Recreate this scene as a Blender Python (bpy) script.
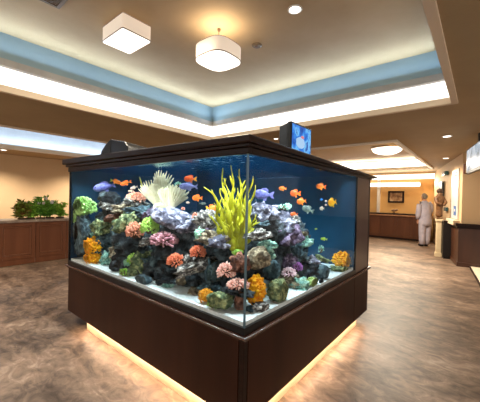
import bpy, bmesh, math, random
from math import sin, cos, pi, radians, sqrt
from mathutils import Vector, Matrix, noise

for _o in list(bpy.data.objects):
    bpy.data.objects.remove(_o)
scene = bpy.context.scene
COL = scene.collection

# ------------------------------------------------------------------ camera
FPX = 290.8
YAW, PITCH, ROLL = radians(39.61), radians(-0.52), radians(1.265)
EYE = Vector((0, 0, 1.5))
FW = Vector((cos(YAW) * cos(PITCH), sin(YAW) * cos(PITCH), sin(PITCH)))
_r = Vector((sin(YAW), -cos(YAW), 0))
_u = _r.cross(FW)
RT = cos(ROLL) * _r + sin(ROLL) * _u
UP = -sin(ROLL) * _r + cos(ROLL) * _u
cd = bpy.data.cameras.new('camera')
cd.sensor_fit = 'HORIZONTAL'
cd.sensor_width = 36
cd.lens = FPX / 480 * 36
cd.clip_start = 0.02
cam = bpy.data.objects.new('camera', cd)
COL.objects.link(cam)
M = Matrix.Identity(4)
for i in range(3):
    M[i][0], M[i][1], M[i][2], M[i][3] = RT[i], UP[i], -FW[i], EYE[i]
cam.matrix_world = M
scene.camera = cam

# ------------------------------------------------------------------ exposure, world, large lights
scene.view_settings.view_transform = 'Standard'
scene.view_settings.look = 'None'
scene.view_settings.gamma = 1
scene.view_settings.use_curve_mapping = False
scene.view_settings.exposure = 1.06
scene.cycles.use_denoising = True
scene.cycles.max_bounces = 10
scene.cycles.transparent_max_bounces = 24
scene.cycles.caustics_reflective = False
scene.cycles.caustics_refractive = False
scene.cycles.sample_clamp_indirect = 6

w = bpy.data.worlds.new('room_fill')
scene.world = w
w.use_nodes = True
w.node_tree.nodes['Background'].inputs[0].default_value = (1.0, 0.93, 0.84, 1)
w.node_tree.nodes['Background'].inputs[1].default_value = 0.75


def area_light(name, loc, rot, sx, sy, power, color):
    l = bpy.data.lights.new(name, 'AREA')
    l.shape = 'RECTANGLE'
    l.size, l.size_y = sx, sy
    l.energy = power
    l.color = color
    o = bpy.data.objects.new(name, l)
    o.location = loc
    o.rotation_euler = rot
    COL.objects.link(o)
    return o


# ledge strips washing the upper tray (they lie on the ledge, pointing up)
COOL = (0.58, 0.78, 1.0)
LEDGE = 10
area_light('ledge_strip_light', (0.6, 4.20, 3.05), (pi + 0.75, 0, 0), 7.0, 0.05, LEDGE * 1.75, COOL)
area_light('ledge_strip_light', (4.14, 2.2, 3.05), (0, pi - 0.75, 0), 0.05, 3.8, LEDGE, COOL)
# light troughs behind the lips of the two further trays
area_light('trough_light', (1.5, 9.70, 2.80), (pi, 0, 0), 14.0, 0.06, 26, (0.74, 0.87, 1.0))
area_light('trough_light', (11.86, 3.4, 2.78), (pi, 0, 0), 0.06, 4.4, 25, (1.0, 0.95, 0.88))
# lamps of the tank hang under its canopy, above the water
area_light('tank_lamp_light', (1.50, 2.38, 1.814), (0, -0.30, 0), 0.10, 2.35, 44, (0.95, 0.98, 1.0))
area_light('tank_lamp_light', (2.42, 1.22, 1.814), (0.30, 0, 0), 1.75, 0.10, 34, (0.95, 0.98, 1.0))
area_light('tank_lamp_light', (2.45, 2.45, 1.814), (0, 0, 0), 1.5, 2.1, 46, (0.9, 0.96, 1.0))
# light given off by the two shaded lamps and by the dome
area_light('shaded_lamp_light', (1.545, 2.62, 3.165), (0, 0, 0), 0.3, 0.4, 26, (1.0, 0.88, 0.70))
area_light('shaded_lamp_light', (2.253, 2.21, 2.985), (0, 0, 0), 0.36, 0.36, 30, (1.0, 0.88, 0.70))
area_light('shaded_lamp_light', (2.253, 2.21, 3.16), (pi, 0, 0), 0.34, 0.34, 1.3, (1.0, 0.84, 0.62))
area_light('dome_lamp_light', (8.45, 1.95, 2.84), (0, 0, 0), 0.5, 0.5, 110, (1.0, 0.87, 0.68))
area_light('linear_lamp_light', (13.42, 2.6, 2.3), (0, radians(60), 0), 0.2, 2.6, 50, (1.0, 0.86, 0.64))


# ------------------------------------------------------------------ placing helpers
def ray(px, py):
    return FW + (px - 240) / FPX * RT - (py - 201) / FPX * UP


def at(px, py, depth):
    return EYE + ray(px, py) * depth


def at_z(px, py, z):
    d = ray(px, py)
    return EYE + d * ((z - EYE.z) / d.z)


def at_X(px, py, X):
    d = ray(px, py)
    return EYE + d * (X / d.x)


def at_Y(px, py, Y):
    d = ray(px, py)
    return EYE + d * (Y / d.y)


def depth_of(p):
    return (Vector(p) - EYE).dot(FW)


# ------------------------------------------------------------------ materials
MATS = {}


def lin(c):
    return tuple((v / 255 / 12.92 if v <= 10 else ((v / 255 + 0.055) / 1.055) ** 2.4) for v in c)


def mat(name, c1, c2=None, rough=0.6, scale=6.0, detail=4, spec=0.4, bump=0.0, bscale=None, metal=0.0,
        lo=0.35, hi=0.65, c3=None, stretch=None, sss=0.0, kind='noise', coat=0.0):
    """procedural material; colours are 0-255 sRGB"""
    m = bpy.data.materials.new(name)
    m.use_nodes = True
    nt = m.node_tree
    b = nt.nodes['Principled BSDF']
    b.inputs['Roughness'].default_value = rough
    b.inputs['Specular IOR Level'].default_value = spec
    b.inputs['Metallic'].default_value = metal
    b.inputs['Coat Weight'].default_value = coat
    if sss:
        b.inputs['Subsurface Weight'].default_value = sss
        b.inputs['Subsurface Scale'].default_value = 0.02
    a = lin(c1) + (1,)
    b.inputs['Base Color'].default_value = a
    tc = nt.nodes.new('ShaderNodeTexCoord')
    vec = tc.outputs['Object']
    if stretch:
        mp = nt.nodes.new('ShaderNodeMapping')
        mp.inputs['Scale'].default_value = stretch
        nt.links.new(vec, mp.inputs[0])
        vec = mp.outputs[0]
    if c2:
        if kind == 'voronoi':
            n = nt.nodes.new('ShaderNodeTexVoronoi')
            n.inputs['Scale'].default_value = scale
            fac = n.outputs['Distance']
        else:
            n = nt.nodes.new('ShaderNodeTexNoise')
            n.inputs['Scale'].default_value = scale
            n.inputs['Detail'].default_value = detail
            n.inputs['Roughness'].default_value = 0.6
            fac = n.outputs['Fac']
        nt.links.new(vec, n.inputs['Vector'])
        cr = nt.nodes.new('ShaderNodeValToRGB')
        cr.color_ramp.elements[0].position = lo
        cr.color_ramp.elements[0].color = a
        cr.color_ramp.elements[1].position = hi
        cr.color_ramp.elements[1].color = lin(c2) + (1,)
        if c3:
            e = cr.color_ramp.elements.new((lo + hi) / 2)
            e.color = lin(c3) + (1,)
        nt.links.new(fac, cr.inputs[0])
        nt.links.new(cr.outputs[0], b.inputs['Base Color'])
    if bump:
        n2 = nt.nodes.new('ShaderNodeTexNoise')
        n2.inputs['Scale'].default_value = bscale or scale * 3
        n2.inputs['Detail'].default_value = 5
        nt.links.new(vec, n2.inputs['Vector'])
        bp = nt.nodes.new('ShaderNodeBump')
        bp.inputs['Strength'].default_value = bump
        bp.inputs['Distance'].default_value = 0.02
        nt.links.new(n2.outputs['Fac'], bp.inputs['Height'])
        nt.links.new(bp.outputs[0], b.inputs['Normal'])
    MATS[name] = m
    return m


def glow(name, color, strength, base=(240, 240, 235)):
    m = mat(name, base, rough=0.5)
    b = m.node_tree.nodes['Principled BSDF']
    b.inputs['Emission Color'].default_value = tuple(color) + (1,)
    b.inputs['Emission Strength'].default_value = strength
    return m


# room
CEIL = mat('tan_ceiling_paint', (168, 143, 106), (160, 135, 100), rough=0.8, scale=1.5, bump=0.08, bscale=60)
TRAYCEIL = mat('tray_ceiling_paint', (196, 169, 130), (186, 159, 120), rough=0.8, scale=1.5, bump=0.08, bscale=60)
BLUE = mat('blue_tray_paint', (146, 168, 178), (138, 161, 172), rough=0.7, scale=1.2)
LIP = mat('cream_lip_paint', (222, 200, 172), rough=0.6)
GREYLEDGE = mat('grey_ledge_paint', (176, 172, 168), (160, 156, 152), rough=0.6, scale=3)
WHITEWASH = mat('white_riser_paint', (220, 230, 238), (205, 216, 226), rough=0.7, scale=1.2)
WALL = mat('tan_wall_paint', (206, 174, 134), (200, 168, 128), rough=0.75, scale=1.2, bump=0.05, bscale=80)
WALLO = mat('orange_tan_wall_paint', (226, 178, 112), (220, 172, 106), rough=0.75, scale=1.2)
COVE = glow('cove_diffuser', (1.0, 0.97, 0.92), 0.62)
WOOD = mat('dark_brown_wood', (44, 22, 12), (58, 31, 20), rough=0.42, scale=3.5, stretch=(1, 1, 0.08), spec=0.12)
WOOD_LIP = mat('reddish_brown_moulding', (66, 37, 25), (82, 48, 33), rough=0.25, scale=4, spec=0.6, stretch=(0.3, 0.3, 3))
CAN = mat('espresso_wood', (27, 15, 10), (42, 24, 16), rough=0.3, scale=5, spec=0.15, stretch=(0.3, 0.3, 4))
CABWOOD = mat('planter_wood', (90, 52, 32), (106, 64, 42), rough=0.4, scale=3.5, stretch=(1, 1, 0.1), spec=0.3)
CABTOP = mat('stone_top', (120, 104, 92), (150, 134, 120), rough=0.3, scale=12)
BLACK = mat('black_plastic', (14, 14, 16), rough=0.35)
DARKTRIM = mat('black_trim', (10, 11, 14), rough=0.3)
GREYSEAM = mat('grey_silicone_seam', (92, 118, 128), (74, 100, 112), rough=0.3, scale=5)


def floor_material():
    m = bpy.data.materials.new('mottled_brown_vinyl')
    m.use_nodes = True
    nt = m.node_tree
    b = nt.nodes['Principled BSDF']
    b.inputs['Roughness'].default_value = 0.42
    b.inputs['Specular IOR Level'].default_value = 0.2
    tc = nt.nodes.new('ShaderNodeTexCoord')
    mp = nt.nodes.new('ShaderNodeMapping')
    mp.inputs['Rotation'].default_value = (0, 0, radians(-38))
    mp.inputs['Scale'].default_value = (1.25, 0.8, 1)
    nt.links.new(tc.outputs['Object'], mp.inputs[0])
    n1 = nt.nodes.new('ShaderNodeTexNoise')
    n1.inputs['Scale'].default_value = 1.6
    n1.inputs['Detail'].default_value = 7
    n1.inputs['Roughness'].default_value = 0.62
    n1.inputs['Distortion'].default_value = 0.9
    n2 = nt.nodes.new('ShaderNodeTexNoise')
    n2.inputs['Scale'].default_value = 7
    n2.inputs['Detail'].default_value = 6
    n2.inputs['Roughness'].default_value = 0.65
    n2.inputs['Distortion'].default_value = 1.4
    nt.links.new(mp.outputs[0], n1.inputs['Vector'])
    nt.links.new(mp.outputs[0], n2.inputs['Vector'])
    mx = nt.nodes.new('ShaderNodeMix')
    mx.inputs['Factor'].default_value = 0.42
    nt.links.new(n1.outputs['Fac'], mx.inputs['A'])
    nt.links.new(n2.outputs['Fac'], mx.inputs['B'])
    cr = nt.nodes.new('ShaderNodeValToRGB')
    e = cr.color_ramp.elements
    e[0].position, e[0].color = 0.36, lin((66, 53, 44)) + (1,)
    e[1].position, e[1].color = 0.66, lin((174, 151, 130)) + (1,)
    k = e.new(0.46)
    k.color = lin((104, 86, 72)) + (1,)
    k = e.new(0.55)
    k.color = lin((136, 113, 95)) + (1,)
    nt.links.new(mx.outputs['Result'], cr.inputs[0])
    nt.links.new(cr.outputs[0], b.inputs['Base Color'])
    bp = nt.nodes.new('ShaderNodeBump')
    bp.inputs['Strength'].default_value = 0.08
    nt.links.new(n2.outputs['Fac'], bp.inputs['Height'])
    nt.links.new(bp.outputs[0], b.inputs['Normal'])
    return m


FLOOR = floor_material()


def glass_material():
    m = bpy.data.materials.new('clear_tank_glass')
    m.use_nodes = True
    nt = m.node_tree
    nt.nodes.remove(nt.nodes['Principled BSDF'])
    out = nt.nodes['Material Output']
    t = nt.nodes.new('ShaderNodeBsdfTransparent')
    t.inputs[0].default_value = (0.985, 0.995, 0.995, 1)
    g = nt.nodes.new('ShaderNodeBsdfGlossy')
    g.inputs['Roughness'].default_value = 0.02
    g.inputs['Color'].default_value = (0.9, 0.95, 1, 1)
    f = nt.nodes.new('ShaderNodeFresnel')
    f.inputs['IOR'].default_value = 1.25
    mm = nt.nodes.new('ShaderNodeMath')
    mm.operation = 'MULTIPLY'
    mm.inputs[1].default_value = 0.45
    mix = nt.nodes.new('ShaderNodeMixShader')
    geo = nt.nodes.new('ShaderNodeNewGeometry')
    inv = nt.nodes.new('ShaderNodeMath')
    inv.operation = 'SUBTRACT'
    inv.inputs[0].default_value = 1.0
    m2 = nt.nodes.new('ShaderNodeMath')
    m2.operation = 'MULTIPLY'
    nt.links.new(geo.outputs['Backfacing'], inv.inputs[1])
    nt.links.new(f.outputs[0], mm.inputs[0])
    nt.links.new(mm.outputs[0], m2.inputs[0])
    nt.links.new(inv.outputs[0], m2.inputs[1])
    nt.links.new(m2.outputs[0], mix.inputs[0])
    nt.links.new(t.outputs[0], mix.inputs[1])
    nt.links.new(g.outputs[0], mix.inputs[2])
    nt.links.new(mix.outputs[0], out.inputs['Surface'])
    return m


GLASS = glass_material()


def water_material(top):
    m = bpy.data.materials.new('water_surface' if top else 'tank_water')
    m.use_nodes = True
    nt = m.node_tree
    nt.nodes.remove(nt.nodes['Principled BSDF'])
    out = nt.nodes['Material Output']
    t = nt.nodes.new('ShaderNodeBsdfTransparent')
    t.inputs[0].default_value = (1, 1, 1, 1)
    v = nt.nodes.new('ShaderNodeVolumeAbsorption')
    v.inputs['Color'].default_value = (0.16, 0.76, 0.94, 1)
    v.inputs['Density'].default_value = 0.30
    nt.links.new(v.outputs[0], out.inputs['Volume'])
    if top:
        g = nt.nodes.new('ShaderNodeBsdfGlossy')
        g.inputs['Roughness'].default_value = 0.12
        g.inputs['Color'].default_value = (0.5, 0.8, 1, 1)
        f = nt.nodes.new('ShaderNodeFresnel')
        f.inputs['IOR'].default_value = 1.33
        tc = nt.nodes.new('ShaderNodeTexCoord')
        n = nt.nodes.new('ShaderNodeTexNoise')
        n.inputs['Scale'].default_value = 14
        n.inputs['Detail'].default_value = 3
        nt.links.new(tc.outputs['Object'], n.inputs['Vector'])
        bp = nt.nodes.new('ShaderNodeBump')
        bp.inputs['Strength'].default_value = 0.3
        bp.inputs['Distance'].default_value = 0.06
        nt.links.new(n.outputs['Fac'], bp.inputs['Height'])
        nt.links.new(bp.outputs[0], g.inputs['Normal'])
        nt.links.new(bp.outputs[0], f.inputs['Normal'])
        mix = nt.nodes.new('ShaderNodeMixShader')
        nt.links.new(f.outputs[0], mix.inputs[0])
        nt.links.new(t.outputs[0], mix.inputs[1])
        nt.links.new(g.outputs[0], mix.inputs[2])
        nt.links.new(mix.outputs[0], out.inputs['Surface'])
    else:
        nt.links.new(t.outputs[0], out.inputs['Surface'])
    return m


# ------------------------------------------------------------------ mesh builder
_ICO = {}


def ico(sub):
    if sub not in _ICO:
        bm = bmesh.new()
        bmesh.ops.create_icosphere(bm, subdivisions=sub, radius=1)
        bm.verts.ensure_lookup_table()
        _ICO[sub] = ([v.co.copy() for v in bm.verts], [tuple(v.index for v in f.verts) for f in bm.faces])
        bm.free()
    return _ICO[sub]


class MB:
    def __init__(self):
        self.v, self.f = [], []

    def add(self, vs, fs):
        o = len(self.v)
        self.v += [Vector(p) for p in vs]
        self.f += [tuple(i + o for i in q) for q in fs]
        return self

    def box(self, x0, x1, y0, y1, z0, z1):
        vs = [(x, y, z) for z in (z0, z1) for y in (y0, y1) for x in (x0, x1)]
        return self.add(vs, [(0, 2, 3, 1), (4, 5, 7, 6), (0, 1, 5, 4), (2, 6, 7, 3), (0, 4, 6, 2), (1, 3, 7, 5)])

    def hexa(self, pts):
        """8 points: bottom ring of four (counter-clockwise from above) then the top ring"""
        return self.add(pts, [(3, 2, 1, 0), (4, 5, 6, 7), (0, 1, 5, 4), (1, 2, 6, 5), (2, 3, 7, 6), (3, 0, 4, 7)])

    def prism(self, poly, z0, z1):
        n = len(poly)
        vs = [(p[0], p[1], z0) for p in poly] + [(p[0], p[1], z1) for p in poly]
        fs = [tuple(range(n - 1, -1, -1)), tuple(range(n, 2 * n))]
        fs += [(i, (i + 1) % n, n + (i + 1) % n, n + i) for i in range(n)]
        return self.add(vs, fs)

    def tube(self, path, radii, n=6, flat=1.0, up=None, cap=True):
        path = [Vector(p) for p in path]
        vs, fs = [], []
        for i, p in enumerate(path):
            t = (path[min(i + 1, len(path) - 1)] - path[max(i - 1, 0)])
            if t.length < 1e-9:
                t = Vector((0, 0, 1))
            t.normalize()
            ref = Vector(up) if up else (Vector((0, 0, 1)) if abs(t.z) < 0.9 else Vector((1, 0, 0)))
            a = t.cross(ref)
            if a.length < 1e-6:
                a = t.cross(Vector((0, 1, 0)))
            a.normalize()
            b = a.cross(t).normalized()
            r = radii[i] if hasattr(radii, '__len__') else radii
            for k in range(n):
                th = 2 * pi * k / n
                vs.append(p + a * (r * cos(th)) + b * (r * flat * sin(th)))
        m = len(path)
        for i in range(m - 1):
            for k in range(n):
                fs.append((i * n + k, i * n + (k + 1) % n, (i + 1) * n + (k + 1) % n, (i + 1) * n + k))
        if cap:
            fs.append(tuple(range(n - 1, -1, -1)))
            fs.append(tuple((m - 1) * n + k for k in range(n)))
        return self.add(vs, fs)

    def blob(self, c, r, sub=3, amp=0.0, freq=1.5, seed=0, ridge=0.0, flat_below=None, rot=0.0, tilt=0.0):
        vs, fs = ico(sub)
        c = Vector(c)
        s = Vector((seed * 3.17, seed * 1.31, seed * 7.7))
        out = []
        ca, sa = cos(rot), sin(rot)
        for v in vs:
            d = 1.0
            if amp:
                q = v * freq + s
                d += amp * (noise.noise(q) + 0.5 * noise.noise(q * 2.1) + 0.3 * noise.noise(q * 4.3) + 0.18 * noise.noise(q * 9))
            if ridge:
                d += ridge * (0.22 - abs(noise.noise(v * freq * 2.7 + s)))
            x, y, z = v.x * r[0] * d, v.y * r[1] * d, v.z * r[2] * d
            if flat_below is not None and z < -flat_below * r[2]:
                z = -flat_below * r[2]
            if tilt:
                x, z = x * cos(tilt) - z * sin(tilt), x * sin(tilt) + z * cos(tilt)
            out.append(c + Vector((x * ca - y * sa, x * sa + y * ca, z)))
        return self.add(out, fs)

    def lathe(self, c, prof, n=20, flipz=1):
        c = Vector(c)
        vs, fs = [], []
        for (r, z) in prof:
            for k in range(n):
                th = 2 * pi * k / n
                vs.append(c + Vector((r * cos(th), r * sin(th), z)))
        for i in range(len(prof) - 1):
            for k in range(n):
                fs.append((i * n + k, i * n + (k + 1) % n, (i + 1) * n + (k + 1) % n, (i + 1) * n + k))
        fs.append(tuple(range(n - 1, -1, -1)))
        fs.append(tuple((len(prof) - 1) * n + k for k in range(n)))
        return self.add(vs, fs)

    def build(self, name, m, parent=None, loc=None, smooth=False, bevel=0.0):
        if parent is not None:
            o0 = Vector(parent.get('_o', (0, 0, 0)))
        elif loc is not None:
            o0 = Vector(loc)
        else:
            xs = [p.x for p in self.v]
            ys = [p.y for p in self.v]
            o0 = Vector(((min(xs) + max(xs)) / 2, (min(ys) + max(ys)) / 2, min(p.z for p in self.v)))
        me = bpy.data.meshes.new(name)
        me.from_pydata([p - o0 for p in self.v], [], self.f)
        me.validate()
        bm = bmesh.new()
        bm.from_mesh(me)
        bmesh.ops.recalc_face_normals(bm, faces=bm.faces)
        bm.to_mesh(me)
        bm.free()
        if smooth:
            me.polygons.foreach_set('use_smooth', [True] * len(me.polygons))
        o = bpy.data.objects.new(name, me)
        COL.objects.link(o)
        if isinstance(m, (list, tuple)):
            for q in m:
                me.materials.append(q)
        else:
            me.materials.append(m)
        if parent is not None:
            o.parent = parent
        else:
            o.location = o0
        ORIGIN[o.name] = o0
        o['_o'] = tuple(o0)
        if bevel:
            bv = o.modifiers.new('bevel', 'BEVEL')
            bv.width = bevel
            bv.segments = 2
            bv.limit_method = 'ANGLE'
        return o


ORIGIN = {}


def tag(o, label, cat, group=None, kind=None):
    o['label'] = label
    o['category'] = cat
    if group:
        o['group'] = group
    if kind:
        o['kind'] = kind
    return o


def thing(name, loc, label, cat, group=None):
    o = bpy.data.objects.new(name, None)
    o.empty_display_size = 0.1
    COL.objects.link(o)
    o.location = loc
    o['_o'] = tuple(loc)
    return tag(o, label, cat, group)


def struct(name, mb, m, label=None, **k):
    o = mb.build(name, m, **k)
    o['kind'] = 'structure'
    if label:
        o['label'] = label
    return o


# ================================================================== ROOM SHELL
struct('floor', MB().box(-4, 14.2, -5, 12, -0.1, 0), FLOOR, loc=(0, 0, 0))

ZC = 2.70
A = (-3.0, 4.22, 0.28, 4.28)        # big tray opening x0 x1 y0 y1
B = (-6.0, 9.0, 6.55, 9.72)         # left tray
C = (6.28, 11.9, 1.32, 6.0)         # tray over the reception
mb = MB()
Xs = sorted({-6.0, -3.0, 4.22, 6.28, 9.0, 11.9, 14.0})
Ys = sorted({-5.0, 0.28, 1.32, 4.28, 6.0, 6.55, 9.72, 11.5})
for i in range(len(Xs) - 1):
    for j in range(len(Ys) - 1):
        cx, cy = (Xs[i] + Xs[i + 1]) / 2, (Ys[j] + Ys[j + 1]) / 2
        if any(t[0] < cx < t[1] and t[2] < cy < t[3] for t in (A, B, C)):
            continue
        if cx < -3 and cy < 6:
            continue
        mb.box(Xs[i], Xs[i + 1], Ys[j], Ys[j + 1], ZC, ZC + 0.05)
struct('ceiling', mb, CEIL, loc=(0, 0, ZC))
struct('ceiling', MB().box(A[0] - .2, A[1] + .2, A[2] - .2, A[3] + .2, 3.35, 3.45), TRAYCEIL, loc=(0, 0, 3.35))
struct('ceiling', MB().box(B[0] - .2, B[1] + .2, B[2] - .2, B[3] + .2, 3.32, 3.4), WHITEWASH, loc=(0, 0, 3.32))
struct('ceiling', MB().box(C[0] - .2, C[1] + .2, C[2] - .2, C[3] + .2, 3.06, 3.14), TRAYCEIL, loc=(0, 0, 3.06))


def ring(mb, t, inset_out, inset_in, z0, z1):
    """rectangular frame: outer rectangle grown by inset_out, inner one by inset_in"""
    x0, x1, y0, y1 = t
    a, b = inset_out, inset_in
    mb.box(x0 - a, x1 + a, y1 + b, y1 + a, z0, z1)
    mb.box(x0 - a, x1 + a, y0 - a, y0 - b, z0, z1)
    mb.box(x0 - a, x0 - b, y0 - b, y1 + b, z0, z1)
    mb.box(x1 + b, x1 + a, y0 - b, y1 + b, z0, z1)
    return mb


# big tray: lip, glowing band, ledge, blue riser
struct('trim_1', ring(MB(), A, 0.05, -0.012, 2.672, 2.745), LIP, loc=(0, 0, 2.67))
struct('trim_2', ring(MB(), A, 0.12, 0.005, 2.745, 2.955), WHITEWASH, loc=(0, 0, 2.75))
struct('trim_3', ring(MB(), A, 0.12, -0.06, 2.955, 3.035), GREYLEDGE, loc=(0, 0, 2.96))
struct('trim_4', ring(MB(), A, 0.12, 0.005, 3.035, 3.35), BLUE, loc=(0, 0, 3.03))
for (q, nm) in (((A[0], A[1], A[3] - .012, A[3] + .002), 'along the left side of the big ceiling tray'),
                ((A[1] - .012, A[1] + .002, A[2], A[3] - .014), 'along the far right side of the big ceiling tray'),
                ((A[0], A[1] - .014, A[2] - .002, A[2] + .012), 'along the near right end of the big ceiling tray')):
    o = MB().box(q[0], q[1], q[2], q[3], 2.75, 2.95).build('cove_light', COVE)
    tag(o, 'white glowing cove light band ' + nm, 'cove light', 'cove lights of the big tray')

# left tray
struct('trim_5', ring(MB(), B, 0.05, -0.02, 2.675, 2.79), LIP, loc=(0, 0, 2.67))
mb = MB()
mb.box(B[0], B[1], B[3] + .1, B[3] + .18, 2.70, 3.32)
mb.box(B[0], B[1], B[2] - .1, B[2], 2.75, 3.32)
mb.box(B[1], B[1] + .1, B[2], B[3], 2.75, 3.32)
mb.box(B[0] - .1, B[0], B[2], B[3], 2.75, 3.32)
struct('trim_6', mb, WHITEWASH, loc=(0, 0, 2.7))
# tray over the reception
struct('trim_7', ring(MB(), C, 0.05, -0.03, 2.66, 2.77), mat('pale_lip_paint', (226, 216, 200), rough=0.6), loc=(0, 0, 2.67))
struct('trim_8', ring(MB(), C, 0.14, 0.02, 2.75, 3.06), WHITEWASH, loc=(0, 0, 2.7))
o = MB().box(C[1] - .002, C[1] + .018, C[2] + .35, C[3] - .1, 2.79, 3.0).build('cove_light', glow('reception_cove_diffuser', (1, .96, .9), 0.8))
tag(o, 'white glowing cove light at the far edge of the reception ceiling tray', 'cove light')

# walls
struct('wall_left', MB().box(-6, 13.6, 11.3, 11.4, 0, 2.7), WALL)
struct('wall_back', MB().box(13.6, 13.7, 0.9, 11.3, 0, 2.7), WALLO)
# oblique wall on the right and the short wall that faces the viewer
PA = Vector((8.717, 0.346, 0))
PB = Vector((13.62, 1.42, 0))
OD = (PB - PA).normalized()
ON = Vector((-OD.y, OD.x, 0))          # into the room
PD = Vector((8.80, -2.6, 0))


def slab_wall(mb, a, b, n, th, z0, z1):
    q = [a, b, b - n * th, a - n * th]
    pts = [(p.x, p.y, z0) for p in q] + [(p.x, p.y, z1) for p in q]
    return mb.hexa(pts)


struct('wall_right', slab_wall(MB(), PA, PB, ON, 0.12, 0, 2.7), WALL)
FD = (PD - PA).normalized()
FN = Vector((FD.y, -FD.x, 0))          # towards the viewer (-X)
struct('wall_right', slab_wall(MB(), PA, PD, FN, 0.12, 0, 2.7), WALL)
struct('baseboard_right', slab_wall(MB(), PA + OD * 0.6 + ON * .015, PB + ON * .015, ON, 0.012, 0.0, 0.1), LIP)
struct('trim_9', MB().box(13.5, 13.6, 3.36, 3.47, 0, 2.66), mat('white_post_paint', (226, 218, 206), rough=.5))


def on_wall(px, py):
    """point on the oblique wall"""
    d = ray(px, py)
    k = (PA - EYE).dot(ON) / d.dot(ON)
    return EYE + d * k


def wall_box(mb, px0, py0, px1, py1, th=0.03, off=0.004):
    a, b = on_wall(px0, (py0 + py1) / 2), on_wall(px1, (py0 + py1) / 2)
    m_ = on_wall((px0 + px1) / 2, py0).z
    n_ = on_wall((px0 + px1) / 2, py1).z
    a = Vector((a.x, a.y, 0)) + ON * (off + th)
    b = Vector((b.x, b.y, 0)) + ON * (off + th)
    return slab_wall(mb, a, b, ON, th, n_, m_)


# ================================================================== LAMPS ON THE CEILINGS
SHADE = glow('pale_linen_shade', (1.0, 0.86, 0.70), 0.20, (236, 214, 190))
DIFF = glow('lamp_diffuser', (1.0, 0.95, 0.86), 0.8)
RIMM = mat('brown_lamp_rim', (120, 92, 68), rough=.4)


def rounded(cx, cy, hx, hy, e, n=48):
    out = []
    for k in range(n):
        t = 2 * pi * (k + .5) / n
        c_, s_ = cos(t), sin(t)
        out.append((cx + hx * math.copysign(abs(c_) ** (2 / e), c_), cy + hy * math.copysign(abs(s_) ** (2 / e), s_)))
    return out


def shade_lamp(c, hx, hy, z0, z1, e, label, cord):
    t = thing('ceiling_lamp', (c[0], c[1], z0), label, 'ceiling lamp', 'shaded lamps under the big tray')
    MB().prism(rounded(c[0], c[1], hx, hy, e), z0 + .012, z1).build('lamp_shade', SHADE, t)
    MB().prism(rounded(c[0], c[1], hx * .985, hy * .985, e), z0, z0 + .012).build('diffuser', DIFF, t)
    mb = MB()
    r = rounded(c[0], c[1], hx * 1.0, hy * 1.0, e)
    mb.tube([(p[0], p[1], z0 + .01) for p in r + r[:1]], .006, 5, cap=False)
    mb.build('rim', RIMM, t)
    mb = MB()
    r = rounded(c[0], c[1], hx * .985, hy * .985, e)
    mb.tube([(p[0], p[1], z1 - .003) for p in r + r[:1]], .005, 5, cap=False)
    mb.build('rim', RIMM, t)
    if cord:
        MB().tube([(c[0], c[1], z1), (c[0], c[1], 3.35)], .004, 6).build('cord', RIMM, t)
        MB().lathe((c[0], c[1], 3.325), [(.014, 0), (.02, .015), (.02, .025)]).build('ceiling_rose', RIMM, t)
    else:
        MB().lathe((c[0], c[1], z1), [(.09, 0), (.09, 3.35 - z1)]).build('ceiling_plate', RIMM, t)
    return t


q = at(126.5, 39.5, 3.17)
n_ = at(122.5, 25.8, 2.90)
shade_lamp((n_.x + .165, n_.y + .222), .165, .222, 3.172, 3.335, 18, 'square white fabric ceiling lamp fixed flat to the tray ceiling, on the left', False)
q = at_z(219, 29, 3.35)
shade_lamp((q.x, q.y), .215, .215, 2.99, 3.15, 3.2, 'rounded cream drum lamp hanging from a short cord above the tank', True)

WHITE_RING = mat('white_metal_ring', (232, 226, 216), rough=.35)
LED = glow('downlight_lens', (1, .95, .86), 2)


def downlight(p, r, label, power=0, on=True, spot=1.9):
    t = thing('downlight', (p[0], p[1], p[2]), label, 'downlight', 'recessed downlights')
    mb = MB()
    mb.lathe((p[0], p[1], p[2] - .012), [(r, .012), (r * 1.02, .004), (r * .86, 0), (r * .8, .006)], 28)
    mb.build('trim_ring', WHITE_RING, t, smooth=False)
    MB().lathe((p[0], p[1], p[2] - .010), [(r * .74, 0), (r * .74, .006)], 24).build('lens', LED if on else RIMM, t)
    if power:
        l = bpy.data.lights.new('downlight_beam', 'SPOT')
        l.energy = power
        l.spot_size = spot
        l.spot_blend = .8
        l.shadow_soft_size = .06
        l.color = (1, .89, .74)
        lo = bpy.data.objects.new('downlight_beam', l)
        lo.location = (p[0], p[1], p[2] - .03)
        COL.objects.link(lo)
    return t


q = at_z(295, 9, 3.35)
downlight(q, .07, 'bright round downlight in the tray ceiling, right of both shaded lamps', 60)
q = at_z(446, 158, ZC)
downlight(q, .08, 'small lit downlight in the right-hand ceiling near the far hallway wall', 9)
q = at_z(447, 136, ZC)
downlight(q, .08, 'small lit downlight in the right-hand ceiling between beam and television', 90)
q = at_z(276, 138.5, ZC)
downlight(q, .05, 'tiny lit downlight in the beam just left of the small monitor', 0)
for k, (X_, lab) in enumerate(((2.02, 'small lit downlight before the tan wall at the far left'), (4.2, 'lit downlight hidden past the tank near the tan wall'))):
    downlight((X_, 10.2, ZC),   .09, lab, 200, spot=2.4)
downlight((0.5, 5.4, ZC), .09, 'added downlight, out of view in the beam left of the tank', 150, spot=2.4)  # unseen lamp, added to brighten the dim floor on the left
downlight((5.25, 5.2, ZC), .09, 'added downlight, hidden in the beam behind the tank', 110, spot=2.4)  # likewise added for its light alone, hidden by the canopy
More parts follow.
